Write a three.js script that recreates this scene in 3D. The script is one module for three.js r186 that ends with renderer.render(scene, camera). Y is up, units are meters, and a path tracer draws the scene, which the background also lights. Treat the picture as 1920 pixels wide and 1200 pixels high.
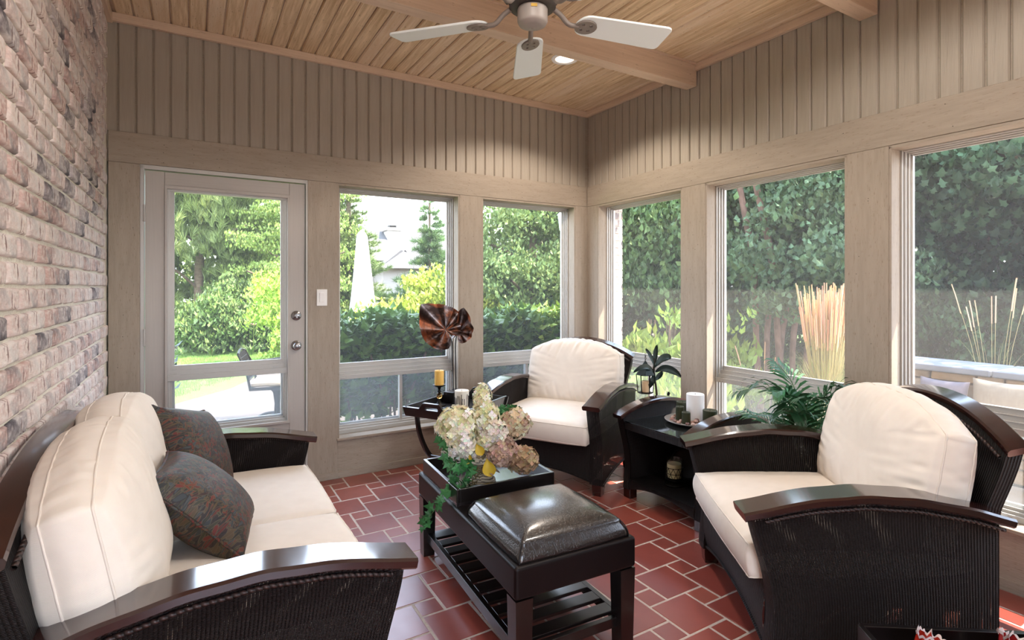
import * as THREE from 'three';
import { RoundedBoxGeometry } from 'three/addons/geometries/RoundedBoxGeometry.js';
import { mergeGeometries, mergeVertices, toCreasedNormals } from 'three/addons/utils/BufferGeometryUtils.js';

// ---------------------------------------------------------------- camera, sky, sun, exposure
const scene = new THREE.Scene();
const V = (x, y, z) => new THREE.Vector3(x, y, z);
const camera = new THREE.PerspectiveCamera(2 * Math.atan(600 / 1008) * 180 / Math.PI, 1.6, 0.05, 200);
camera.position.set(-3.089, 1.341, 3.862);
{ const a = 30.7 * Math.PI / 180; camera.lookAt(-3.089 + Math.sin(a), 1.341, 3.862 - Math.cos(a)); }
camera.setViewOffset(1920, 1200, 0, 62, 1920, 1200);
camera.updateProjectionMatrix();

const renderer = new THREE.WebGLRenderer({ antialias: true });
renderer.toneMapping = THREE.LinearToneMapping;
renderer.toneMappingExposure = 5.6;
renderer.shadowMap.enabled = true;

{ // hazy bright summer sky: pale at the horizon, light blue above
  const w = 64, h = 128, d = new Float32Array(w * h * 4);
  for (let j = 0; j < h; j++) for (let i = 0; i < w; i++) {
    const el = Math.max(0, ((j + .5) / h - .5) * Math.PI), t = Math.pow(Math.sin(el), .55), k = (j * w + i) * 4;
    d[k] = 1.30 - .62 * t; d[k + 1] = 1.36 - .45 * t; d[k + 2] = 1.42 - .12 * t; d[k + 3] = 1;
  }
  const t = new THREE.DataTexture(d, w, h, THREE.RGBAFormat, THREE.FloatType);
  t.mapping = THREE.EquirectangularReflectionMapping; t.magFilter = THREE.LinearFilter; t.needsUpdate = true;
  scene.background = t; scene.backgroundIntensity = 1.4;
}
const sun = new THREE.DirectionalLight(0xfff1dc, 4.4);
sun.position.set(10, 16, 5); sun.target.position.set(0, 0, 0);
sun.castShadow = true; sun.shadow.mapSize.set(4096, 4096);
Object.assign(sun.shadow.camera, { left: -16, right: 16, top: 16, bottom: -16, near: 1, far: 60 });
scene.add(sun, sun.target);
// ---------------------------------------------------------------- helpers
let seed = 12345;
const rnd = () => { seed = (seed * 1664525 + 1013904223) >>> 0; return seed / 4294967296; };
const rr = (a, b) => a + (b - a) * rnd();
const lerp = (a, b, t) => a + (b - a) * t, clamp = (x, a, b) => Math.min(b, Math.max(a, x));
const sst = (a, b, x) => { const t = clamp((x - a) / (b - a), 0, 1); return t * t * (3 - 2 * t); };
const HASH = new Float32Array(65536); { for (let i = 0; i < 65536; i++) HASH[i] = rnd(); }
const hsh = (x, y) => HASH[(((x * 73) ^ (y * 151 + 77)) * 131 + x * 7 + y * 13) & 65535];
const wrap = (a, p) => ((a % p) + p) % p;
function vnoise(x, y, px, py) {           // value noise that repeats after px, py cells
  const xi = Math.floor(x), yi = Math.floor(y), fx = x - xi, fy = y - yi, u = fx * fx * (3 - 2 * fx), v = fy * fy * (3 - 2 * fy);
  const x0 = wrap(xi, px), x1 = wrap(xi + 1, px), y0 = wrap(yi, py), y1 = wrap(yi + 1, py);
  return lerp(lerp(hsh(x0, y0), hsh(x1, y0), u), lerp(hsh(x0, y1), hsh(x1, y1), u), v);
}
function fbm(u, v, cx, cy, oct = 4, off = 0) { let s = 0, a = .5, n = 0; for (let k = 0; k < oct; k++) { s += a * vnoise(u * cx + off * 17 * 0, v * cy, cx, cy); n += a; a *= .5; cx *= 2; cy *= 2; } return s / n; }
const n3 = (x, y, z) => vnoise(x + z * 3.7 + 50, y - z * 2.3 + 50, 4096, 4096);   // plain noise for shapes
function tex(w, h, mx, my, fn, srgb = true) {   // texture of mx by my metres; fn(u, v) gives values 0..1
  const d = new Uint8Array(w * h * 4);
  for (let j = 0; j < h; j++) for (let i = 0; i < w; i++) {
    const c = fn((i + .5) / w, (j + .5) / h), k = (j * w + i) * 4;
    if (typeof c === 'number') d[k] = d[k + 1] = d[k + 2] = clamp(c, 0, 1) * 255; else { d[k] = clamp(c[0], 0, 1) * 255; d[k + 1] = clamp(c[1], 0, 1) * 255; d[k + 2] = clamp(c[2], 0, 1) * 255; }
    d[k + 3] = 255;
  }
  const t = new THREE.DataTexture(d, w, h, THREE.RGBAFormat);
  t.wrapS = t.wrapT = THREE.RepeatWrapping; t.magFilter = THREE.LinearFilter; t.minFilter = THREE.LinearMipmapLinearFilter; t.generateMipmaps = true;
  t.repeat.set(1 / mx, 1 / my); if (srgb) t.colorSpace = THREE.SRGBColorSpace; t.needsUpdate = true; return t;
}
const mixc = (a, b, t) => [lerp(a[0], b[0], t), lerp(a[1], b[1], t), lerp(a[2], b[2], t)];
const C = (r, g, b) => [r / 255, g / 255, b / 255];
const std = o => new THREE.MeshStandardMaterial(o), phy = o => new THREE.MeshPhysicalMaterial(o);

const taken = {};
function numbered(n) { const k = taken[n] = (taken[n] ?? -1) + 1; return k ? `${n}_${String(k).padStart(3, '0')}` : n; }
function mesh(name, geo, mat, parent = scene, data) {
  const m = new THREE.Mesh(Array.isArray(geo) ? merge(geo) : geo, mat); m.name = parent === scene ? numbered(name) : name; m.castShadow = m.receiveShadow = true;
  if (data) Object.assign(m.userData, data); parent.add(m); return m;
}
function group(name, data, [x, y, z] = [0, 0, 0], turn = 0, parent = scene) {
  const g = new THREE.Group(); g.name = parent === scene ? numbered(name) : name; g.position.set(x, y, z); g.rotation.y = turn; Object.assign(g.userData, data); parent.add(g); return g;
}
const thing = (name, label, category, pos, turn, grp) => group(name, grp ? { label, category, group: grp } : { label, category }, pos, turn);
const struct = (name, pos, turn) => group(name, { kind: 'structure' }, pos, turn);
const ready = g => { g = g.index ? g.toNonIndexed() : g; for (const k of Object.keys(g.attributes)) if (!['position', 'normal', 'uv', 'color'].includes(k)) g.deleteAttribute(k); if (!g.attributes.uv) g.setAttribute('uv', new THREE.BufferAttribute(new Float32Array(g.attributes.position.count * 2), 2)); return g; };
function merge(list) { const a = list.map(ready); const c = a.some(g => g.attributes.color); if (c) for (const g of a) if (!g.attributes.color) tint(g, [1, 1, 1]); return mergeGeometries(a); }
function tint(g, c) { const n = g.attributes.position.count, a = new Float32Array(n * 3); for (let i = 0; i < n; i++) { a[3 * i] = c[0]; a[3 * i + 1] = c[1]; a[3 * i + 2] = c[2]; } g.setAttribute('color', new THREE.BufferAttribute(a, 3)); return g; }
function planar(g, grain = 'x', ou = rnd() * 9, ov = rnd() * 9) {   // uv in metres, u along the grain
  g = g.index ? g.toNonIndexed() : g; const p = g.attributes.position, n = g.attributes.normal, uv = new Float32Array(p.count * 2), ax = 'xyz'.indexOf(grain);
  for (let i = 0; i < p.count; i++) {
    const N = [Math.abs(n.getX(i)), Math.abs(n.getY(i)), Math.abs(n.getZ(i))], P = [p.getX(i), p.getY(i), p.getZ(i)];
    const dom = N[0] > N[1] && N[0] > N[2] ? 0 : N[1] > N[2] ? 1 : 2;
    let a = ax, b = [0, 1, 2].find(k => k !== ax && k !== dom); if (dom === ax) { a = (ax + 1) % 3; b = (ax + 2) % 3; }
    uv[2 * i] = P[a] + ou; uv[2 * i + 1] = P[b] + ov;
  }
  g.setAttribute('uv', new THREE.BufferAttribute(uv, 2)); return g;
}
function box(w, h, d, x = 0, y = 0, z = 0, grain = 'x', r = 0) {
  const g = r ? new RoundedBoxGeometry(w, h, d, 1, Math.min(r, w * .45, h * .45, d * .45)) : new THREE.BoxGeometry(w, h, d);
  return planar(g.translate(x, y, z), grain);
}
const span = (x0, x1, y0, y1, z0, z1, grain = 'x', r = 0) => box(x1 - x0, y1 - y0, z1 - z0, (x0 + x1) / 2, (y0 + y1) / 2, (z0 + z1) / 2, grain, r);
function surf(fn, nu, nv, uLen = 1, vLen = 1) {   // fn(s, t) -> [x, y, z]
  const P = [], U = [], I = [];
  for (let j = 0; j <= nv; j++) for (let i = 0; i <= nu; i++) { const q = fn(i / nu, j / nv); P.push(q[0], q[1], q[2]); U.push(i / nu * uLen, j / nv * vLen); }
  for (let j = 0; j < nv; j++) for (let i = 0; i < nu; i++) { const a = j * (nu + 1) + i, b = a + 1, c = a + nu + 1, d = c + 1; I.push(a, b, d, a, d, c); }
  const g = new THREE.BufferGeometry(); g.setAttribute('position', new THREE.Float32BufferAttribute(P, 3)); g.setAttribute('uv', new THREE.Float32BufferAttribute(U, 2)); g.setIndex(I); g.computeVertexNormals(); return g;
}
function sweep(pts, wide, width, height, grainScale = 1, ch = .22) {   // a bar of chamfered section along pts; wide = its width direction
  const n = pts.length, W = wide.clone().normalize(), P = [], U = [], I = [], c = Math.min(width, height) * ch;
  const prof = [[-width / 2 + c, height / 2], [width / 2 - c, height / 2], [width / 2, height / 2 - c], [width / 2, -height / 2 + c], [width / 2 - c, -height / 2], [-width / 2 + c, -height / 2], [-width / 2, -height / 2 + c], [-width / 2, height / 2 - c]];
  let L = 0; const rings = [];
  for (let i = 0; i < n; i++) {
    const T = pts[Math.min(i + 1, n - 1)].clone().sub(pts[Math.max(i - 1, 0)]).normalize(), H = W.clone().cross(T).normalize(); if (H.y < 0 && Math.abs(H.y) > .01) H.negate();
    if (i) L += pts[i].distanceTo(pts[i - 1]);
    rings.push([prof.map(q => pts[i].clone().addScaledVector(W, q[0]).addScaledVector(H, q[1])), L]);
  }
  let per = 0; const cum = [0]; for (let k = 0; k < 8; k++) { const a = prof[k], b = prof[(k + 1) % 8]; per += Math.hypot(a[0] - b[0], a[1] - b[1]); cum.push(per); }
  const push = (v, u, w) => { P.push(v.x, v.y, v.z); U.push(u, w); return P.length / 3 - 1; };
  for (let i = 0; i < n - 1; i++) for (let k = 0; k < 8; k++) {
    const a = rings[i][0][k], b = rings[i][0][(k + 1) % 8], c2 = rings[i + 1][0][k], d = rings[i + 1][0][(k + 1) % 8], l0 = rings[i][1], l1 = rings[i + 1][1];
    const q = [[a, l0, cum[k]], [b, l0, cum[k + 1]], [d, l1, cum[k + 1]], [c2, l1, cum[k]]].map(v => push(...v)); I.push(q[0], q[1], q[2], q[0], q[2], q[3]);
  }
  for (const e of [0, n - 1]) { const ctr = push(pts[e], 0, 0), r = rings[e][0].map(v => push(v, .01, .01)); for (let k = 0; k < 8; k++) e ? I.push(ctr, r[k], r[(k + 1) % 8]) : I.push(ctr, r[(k + 1) % 8], r[k]); }
  const g = new THREE.BufferGeometry(); g.setAttribute('position', new THREE.Float32BufferAttribute(P, 3)); g.setAttribute('uv', new THREE.Float32BufferAttribute(U, 2)); g.setIndex(I);
  const mv = mergeVertices(noUV(g)), cg = toCreasedNormals(mv, 0.6);   // smooth along the bar, creased across
  cg.setAttribute('uv', g.toNonIndexed().attributes.uv); return cg;
}
function noUV(g) { const c = g.clone(); c.deleteAttribute('uv'); return c; }
const curve = (pts, n, closed = false) => new THREE.CatmullRomCurve3(pts.map(p => p.isVector3 ? p : V(...p)), closed, 'centripetal').getPoints(n);
function tube(pts, r, seg = 24, rad = 6, closed = false) {
  const c = new THREE.CatmullRomCurve3(pts.map(p => p.isVector3 ? p : V(...p)), closed, 'centripetal'), g = new THREE.TubeGeometry(c, seg, r, rad, closed), L = c.getLength(), uv = g.attributes.uv;
  for (let i = 0; i < uv.count; i++) uv.setXY(i, uv.getX(i) * L, uv.getY(i) * r * 6.28); return g;
}
function bar(a, b, r0, r1 = r0, rad = 6) { const A = V(...a), B = V(...b), d = B.clone().sub(A), g = new THREE.CylinderGeometry(r1, r0, d.length(), rad, 1); g.applyQuaternion(new THREE.Quaternion().setFromUnitVectors(V(0, 1, 0), d.clone().normalize())); g.translate((A.x + B.x) / 2, (A.y + B.y) / 2, (A.z + B.z) / 2); return g; }
const lathe = (pts, seg = 24) => new THREE.LatheGeometry(pts.map(p => new THREE.Vector2(...p)), seg);
function disp(g, fn) { const p = g.attributes.position; for (let i = 0; i < p.count; i++) { const q = fn(p.getX(i), p.getY(i), p.getZ(i)); p.setXYZ(i, ...q); } g.computeVertexNormals(); return g; }
function smoothBox(nx, ny, nz, fn, us = 1) {     // a box grid from -1..1 mapped by fn(a, b, c), smooth all round; uv in metres
  const g0 = new THREE.BoxGeometry(2, 2, 2, nx, ny, nz), p = g0.attributes.position, nn = g0.attributes.normal, uv = new Float32Array(p.count * 2);
  const q = new Float32Array(p.count * 3);
  for (let i = 0; i < p.count; i++) { const r = fn(p.getX(i), p.getY(i), p.getZ(i)); q.set(r, 3 * i); const N = [Math.abs(nn.getX(i)), Math.abs(nn.getY(i)), Math.abs(nn.getZ(i))]; if (N[2] > .5) { uv[2 * i] = r[0]; uv[2 * i + 1] = r[1]; } else if (N[1] > .5) { uv[2 * i] = r[0]; uv[2 * i + 1] = r[2]; } else { uv[2 * i] = r[2]; uv[2 * i + 1] = r[1]; } }
  const g = new THREE.BufferGeometry(); g.setAttribute('position', new THREE.BufferAttribute(q, 3)); g.setIndex(g0.index);
  const key = new Map(), rep = []; for (let i = 0; i < p.count; i++) { const k = [p.getX(i), p.getY(i), p.getZ(i)].map(v => Math.round(v * 1e4)).join(); if (!key.has(k)) key.set(k, i); rep.push(key.get(k)); }
  const idx = g0.index.array, m = new THREE.BufferGeometry(); m.setAttribute('position', g.attributes.position); m.setIndex([...idx].map(i => rep[i])); m.computeVertexNormals();
  const N = m.attributes.normal, out = new Float32Array(p.count * 3); for (let i = 0; i < p.count; i++) out.set([N.getX(rep[i]), N.getY(rep[i]), N.getZ(rep[i])], 3 * i);
  g.setAttribute('normal', new THREE.BufferAttribute(out, 3)); g.setAttribute('uv', new THREE.BufferAttribute(uv, 2)); return g;
}

// ---------------------------------------------------------------- materials
const woodTex = (a, b, k, sx, sy, fine = 1, mx = 1.2, my = .4) => tex(512, 256, mx, my, (u, v) => {
  const wv = fbm(u, v, 3, 6, 3), g = fbm(u, v, sx, sy, 4), f = fbm(u, v, 12, 96, 2), s = fbm(u, v, 40, 60, 2);
  let t = .5 * g + .25 * wv + .25 * f * fine; let c = mixc(a, b, clamp(t * 2.2 - .6, 0, 1)); if (s > .78) c = mixc(c, [c[0] * .6, c[1] * .55, c[2] * .5], k * (s - .78) * 4); return c; });
const M = {};
M.siding = std({ map: tex(256, 256, .8, .3, (u, v) => mixc(C(155, 145, 132), C(166, 156, 143), fbm(u, v, 4, 24, 3))), bumpMap: tex(256, 256, .5, .2, (u, v) => fbm(u, v, 6, 60, 3), false), bumpScale: .0008, roughness: .62 });
M.trim = std({ map: tex(512, 512, .7, .35, (u, v) => { const s = fbm(u, v, 30, 120, 2), g = fbm(u, v, 6, 30, 3); let c = mixc(C(150, 138, 124), C(166, 153, 138), g); return s > .72 ? mixc(c, C(118, 100, 84), (s - .72) * 3.2) : c; }), bumpMap: tex(256, 256, .5, .25, (u, v) => fbm(u, v, 20, 90, 3), false), bumpScale: .0009, roughness: .72 });
M.doorPaint = std({ map: tex(256, 256, .6, .2, (u, v) => mixc(C(172, 165, 158), C(180, 173, 166), fbm(u, v, 3, 50, 3))), roughness: .45 });
M.alu = std({ color: 0xb6b3ae, roughness: .42, metalness: .15 });
M.aluEdge = std({ color: 0xd3d1cc, roughness: .4, metalness: .1 });
M.plank = [0, 1, 2, 3].map(i => std({ map: woodTex(C(184 + 8 * i, 154 + 8 * i, 118 + 8 * i), C(232 - 4 * i, 208 - 3 * i, 174), .9, 5 + i, 40, 1), bumpMap: i ? M.plankBump : (M.plankBump = tex(512, 256, .6, .2, (u, v) => .5 * fbm(u, v, 40, 90, 2) + .5 * fbm(u, v, 90, 50, 2), false)), bumpScale: .0022, roughness: .8 }));
M.beam = std({ map: woodTex(C(196, 170, 147), C(216, 192, 168), .5, 4, 26, .6), roughness: .55, bumpMap: M.plankBump, bumpScale: .0004 });
M.mortar = std({ map: tex(256, 256, .3, .3, (u, v) => mixc(C(220, 213, 197), C(240, 234, 220), fbm(u, v, 30, 30, 3))), bumpMap: tex(256, 256, .12, .12, (u, v) => fbm(u, v, 40, 40, 3), false), bumpScale: .003, roughness: .95 });
const brickTex = (base, wash, dark, q, dk) => tex(256, 128, .42, .14, (u, v) => {
  const w = fbm(u, v, 14, 9, 4), st = fbm(u, v, 34, 2, 3), g = fbm(u, v, 60, 40, 2), d = fbm(u, v, 5, 3, 5), e = fbm(u, v, 22, 14, 3);
  let c = mixc(base, [base[0] * 1.13, base[1] * 1.15, base[2] * 1.15], g); c = mixc(c, wash, .8 * sst(q, q + .32, w * .6 + st * .4)); c = mixc(c, C(226, 218, 210), .55 * sst(.5, .75, e)); c = mixc(c, dark, dk * sst(.54, .78, d)); if (st < .32) c = mixc(c, C(104, 80, 74), .65 * sst(.32, .2, st)); return c; });
M.brickBump = tex(256, 128, .42, .14, (u, v) => .55 * fbm(u, v, 34, 6, 4) + .45 * fbm(u, v, 40, 30, 3), false);
M.brick = [[C(194, 171, 164), C(222, 213, 208), .36, .35], [C(202, 183, 176), C(228, 221, 216), .33, .15], [C(184, 154, 146), C(216, 204, 198), .4, .5], [C(198, 177, 170), C(220, 210, 205), .36, .25], [C(160, 149, 148), C(206, 199, 197), .42, .9], [C(205, 186, 178), C(228, 219, 213), .36, .12]]
  .map(a => std({ map: brickTex(a[0], a[1], C(72, 66, 72), a[2], a[3]), bumpMap: M.brickBump, bumpScale: .0045, roughness: .9 }));
M.tile = [[138, 66, 54], [145, 72, 59], [131, 60, 50], [149, 77, 62], [135, 67, 58]].map((c, i) => phy({ clearcoat: .45, clearcoatRoughness: .3, color: 0xffffff, map: tex(128, 128, .4, .4, (u, v) => mixc(C(c[0] - 10, c[1] - 7, c[2] - 5), C(c[0] + 9, c[1] + 8, c[2] + 7), fbm(u, v, 4, 4, 5))), roughness: .36, roughnessMap: M.tileRough ??= tex(128, 128, .3, .3, (u, v) => .85 + .2 * (fbm(u, v, 8, 8, 4) - .4), false), bumpMap: M.tileBump ??= tex(256, 256, .4, .4, (u, v) => .3 * fbm(u, v, 50, 50, 2) + .7 * fbm(u, v, 5, 5, 2), false), bumpScale: .00025 }));
M.grout = std({ map: tex(128, 128, .2, .2, (u, v) => mixc(C(176, 160, 148), C(204, 190, 178), fbm(u, v, 20, 20, 3))), roughness: .9 });
M.wood = phy({ map: woodTex(C(34, 15, 14), C(54, 25, 21), .3, 4, 30, .6), roughness: .2, clearcoat: 1, clearcoatRoughness: .1 });
M.black = phy({ map: woodTex(C(12, 8, 8), C(20, 14, 13), .3, 4, 30, .6), roughness: .3, clearcoat: .5, clearcoatRoughness: .15 });
{ // woven rattan: upright ribs with fine weft over them and small gaps between
  const W = 48, Hh = 48, rib = u => Math.abs(Math.sin(Math.PI * u * 3)), weft = (u, v) => { const k = Math.floor(u * 3); return Math.abs(Math.sin(Math.PI * (v * 3 + (k & 1 ? .5 : 0)))); };
  const hgt = (u, v) => .62 * Math.pow(rib(u), .7) + .38 * weft(u, v);
  M.wickerBump = tex(W * 2, Hh * 2, .030, .011, hgt, false);
  M.wickerMap = tex(W * 2, Hh * 2, .030, .011, (u, v) => mixc(C(5, 3, 3), C(27, 17, 16), clamp(hgt(u, v), 0, 1)));
  M.wickerAlpha = tex(W * 2, Hh * 2, .030, .011, (u, v) => (rib(u) < .3 && weft(u, v) < .55) ? 0 : 1, false);
  M.wicker = phy({ specularIntensity: .45, map: M.wickerMap, bumpMap: M.wickerBump, bumpScale: .004, roughness: .5, alphaMap: M.wickerAlpha, alphaTest: .5, side: THREE.DoubleSide });
  M.wickerSolid = phy({ specularIntensity: .55, map: M.wickerMap, bumpMap: M.wickerBump, bumpScale: .004, roughness: .5, side: THREE.DoubleSide });
  M.braid = std({ map: tex(64, 32, .016, .05, (u, v) => mixc(C(18, 11, 11), C(56, 36, 32), Math.abs(Math.sin(Math.PI * (u + v))))), bumpMap: tex(64, 32, .016, .05, (u, v) => Math.abs(Math.sin(Math.PI * (u + v))), false), bumpScale: .004, roughness: .4 });
}
M.clothBump = tex(256, 256, .06, .06, (u, v) => .5 + .25 * Math.sin(u * 201) * Math.sign(Math.sin(v * 201)) + .25 * fbm(u, v, 20, 20, 2), false);
M.cream = std({ map: tex(256, 256, .5, .5, (u, v) => mixc(C(230, 219, 206), C(237, 227, 215), fbm(u, v, 12, 12, 4))), bumpMap: M.clothBump, bumpScale: .0004, roughness: .85 });
M.leather = phy({ map: tex(256, 256, .3, .3, (u, v) => mixc(C(14, 9, 8), C(28, 18, 15), fbm(u, v, 10, 10, 5))), bumpMap: tex(512, 512, .16, .16, (u, v) => { const a = Math.abs(fbm(u, v, 14, 14, 4) - .5); return .6 * sst(0, .12, a) + .4 * fbm(u, v, 70, 70, 2); }, false), bumpScale: .0007, roughness: .3, ior: 1.65, clearcoat: 1, clearcoatRoughness: .16 });
M.leatherBody = phy({ specularIntensity: .5, map: tex(128, 128, .3, .3, (u, v) => mixc(C(12, 7, 8), C(20, 12, 12), fbm(u, v, 10, 10, 4))), roughness: .38 });
{ // jacquard of leaves in rust, olive and slate
  const cv = document.createElement('canvas'); cv.width = cv.height = 512; const g = cv.getContext('2d');
  g.fillStyle = '#3b3330'; g.fillRect(0, 0, 512, 512); const cols = ['#7a2a1e', '#4a4c34', '#3f4a52', '#6e5c3c', '#46292a', '#8a3c1c', '#4c5a64', '#262b27', '#5e5236', '#8c2f24'];
  for (let i = 0; i < 1500; i++) { const x = rnd() * 512, y = rnd() * 512, a = rnd() * 6.3, s = rr(11, 25); g.fillStyle = cols[i % cols.length]; for (const ox of [-512, 0, 512]) for (const oy of [-512, 0, 512]) { if (x + ox < -50 || x + ox > 562 || y + oy < -50 || y + oy > 562) continue; g.save(); g.translate(x + ox, y + oy); g.rotate(a); g.beginPath(); g.moveTo(-s, 0); g.quadraticCurveTo(-s * .2, -s * .75, s, 0); g.quadraticCurveTo(0, s * .45, -s, 0); g.fill(); g.strokeStyle = i % 3 ? '#7d735c' : '#1c1616'; g.lineWidth = 1.4; g.stroke(); g.restore(); } }
  const t = new THREE.CanvasTexture(cv); t.colorSpace = THREE.SRGBColorSpace; t.wrapS = t.wrapT = THREE.RepeatWrapping; t.repeat.set(3, 3);
  M.jacquard = std({ map: t, color: 0xb4aaa4, roughness: .5, bumpMap: M.clothBump, bumpScale: .0006 });
}
M.iron = std({ color: 0x17140f, roughness: .45, metalness: .6 });
M.steel = std({ color: 0xa6a6a8, roughness: .25, metalness: .9 });
M.white = std({ color: 0xf1efec, roughness: .4 });
M.fanGrey = std({ color: 0x9d948e, roughness: .5, metalness: .1 });
M.fanIron = std({ color: 0x80766f, roughness: .5, metalness: .2 });
M.fanDark = std({ color: 0x4c4440, roughness: .5, metalness: .3 });
M.fanBlade = std({ color: 0xe6ecec, roughness: .38 });
M.glass = phy({ color: 0xffffff, transmission: 1, thickness: 0, roughness: .02, ior: 1.5 });
M.screen = phy({ color: 0x9a9a9c, roughness: 1, transmission: .42, thickness: 0, specularIntensity: 0, transparent: true, opacity: .2, side: THREE.DoubleSide });
M.screenBack = M.screen.clone(); M.screenBack.opacity = .12;
M.vinyl = phy({ color: 0xc2c9ce, roughness: .6, transmission: .6, thickness: 0, transparent: true, opacity: .46, side: THREE.DoubleSide });
// ---------------------------------------------------------------- the room: x from the brick (-3.51) to the window wall (0), z from the garden wall (0) to behind the camera (4.75)
const XL = -3.51, ZF = 4.75, YC = 2.93, GY = -.15;
const backPosts = [[XL, -3.358], [-2.415, -2.217], [-1.276, -1.077], [-.133, 0]], backOpen = [[-2.217, -1.276], [-1.077, -.133]];
const rightPosts = [[0, .144], [1.101, 1.312], [2.26, 2.468], [3.416, 3.625], [4.57, ZF]], rightOpen = [[.144, 1.101], [1.312, 2.26], [2.468, 3.416], [3.625, 4.57]];
const SILL = .28, HEAD = 2.066, TRIM = 2.25, CROWN = 2.88, TH = .1;
// boards of V-joint panelling: face at z = 0, joint recessed
function board(w, len, t = .014, ch = .0065, gap = .0032) {
  const a = w / 2 - gap, P = [[-a, -t], [-a, -ch], [-a + ch, 0], [a - ch, 0], [a, -ch], [a, -t]], s = new THREE.Shape(P.map(p => new THREE.Vector2(...p)));
  const g = new THREE.ExtrudeGeometry(s, { depth: len, bevelEnabled: false, steps: 1 }); g.rotateX(-Math.PI / 2);   // (x, y, z) -> (x, z, -y): length up, face towards -z
  g.scale(1, 1, -1); const ix = g.index; if (ix) { const b = ix.array; for (let i = 0; i < b.length; i += 3) { const k = b[i]; b[i] = b[i + 1]; b[i + 1] = k; } } else { const p = g.attributes.position.array, n = p.length / 9; for (let i = 0; i < n; i++) for (let c = 0; c < 3; c++) { const k = p[9 * i + c]; p[9 * i + c] = p[9 * i + 3 + c]; p[9 * i + 3 + c] = k; } }
  g.computeVertexNormals(); return g;
}
{ // floor: grout bed and hopscotch-laid quarry tiles
  const fl = struct('floor'); mesh('grout_bed', span(XL - .2, .16, -.18, -.002, -.16, ZF + .2), M.grout, fl);
  const a = .2118, b = .1058, x0 = -2.185, z0 = -.003, g = .0105, list = [];
  const add = (x, z, s) => {
    let xa = Math.max(x + g / 2, XL + .01), xb = Math.min(x + s - g / 2, -.006), za = Math.max(z + g / 2, .006), zb = Math.min(z + s - g / 2, ZF - .01);
    if (xb - xa < .012 || zb - za < .012) return;
    const cx = (xa + xb) / 2, cz = (za + zb) / 2, dx = cx + 3.089, dz = cz - 3.862, f = dx * .5105 - dz * .8599, r = dx * .8599 + dz * .5105;
    const seen = f > .55 && Math.abs(r / f) < 1.05 && 1.341 / f < .72; list.push([xa, xb, za, zb, seen ? (xb - xa) * (zb - za) / (f * f * f) : -f]);
  };
  for (let m = -20; m < 40; m++) for (let n = -20; n < 40; n++) { const x = x0 + m * a - n * b, z = z0 + m * b + n * a; if (x > XL - .4 && x < .3 && z > -.4 && z < ZF + .3) { add(x, z, a); add(x + a, z, b); } }
  list.sort((p, q) => q[4] - p[4]);
  const cache = {}, rest = [];
  list.forEach(([xa, xb, za, zb], i) => {
    const w = xb - xa, d = zb - za, key = Math.round(w * 2000) + '_' + Math.round(d * 2000), up = rr(-.0012, .0008);
    const G = cache[key] ??= (() => { const q = new RoundedBoxGeometry(w, .018, d, 1, .0022); return planar(q, 'x'); })();
    if (i < 296) { const t = mesh('tile', G, M.tile[Math.floor(rnd() * 5)], fl); t.position.set((xa + xb) / 2, -.009 + up, (za + zb) / 2); t.rotation.y = Math.floor(rnd() * 2) * Math.PI; }
    else rest.push(G.clone().translate((xa + xb) / 2, -.009 + up, (za + zb) / 2));
  });
  mesh('tile', merge(rest), M.tile[0], fl, { kind: 'stuff' });
}
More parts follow.
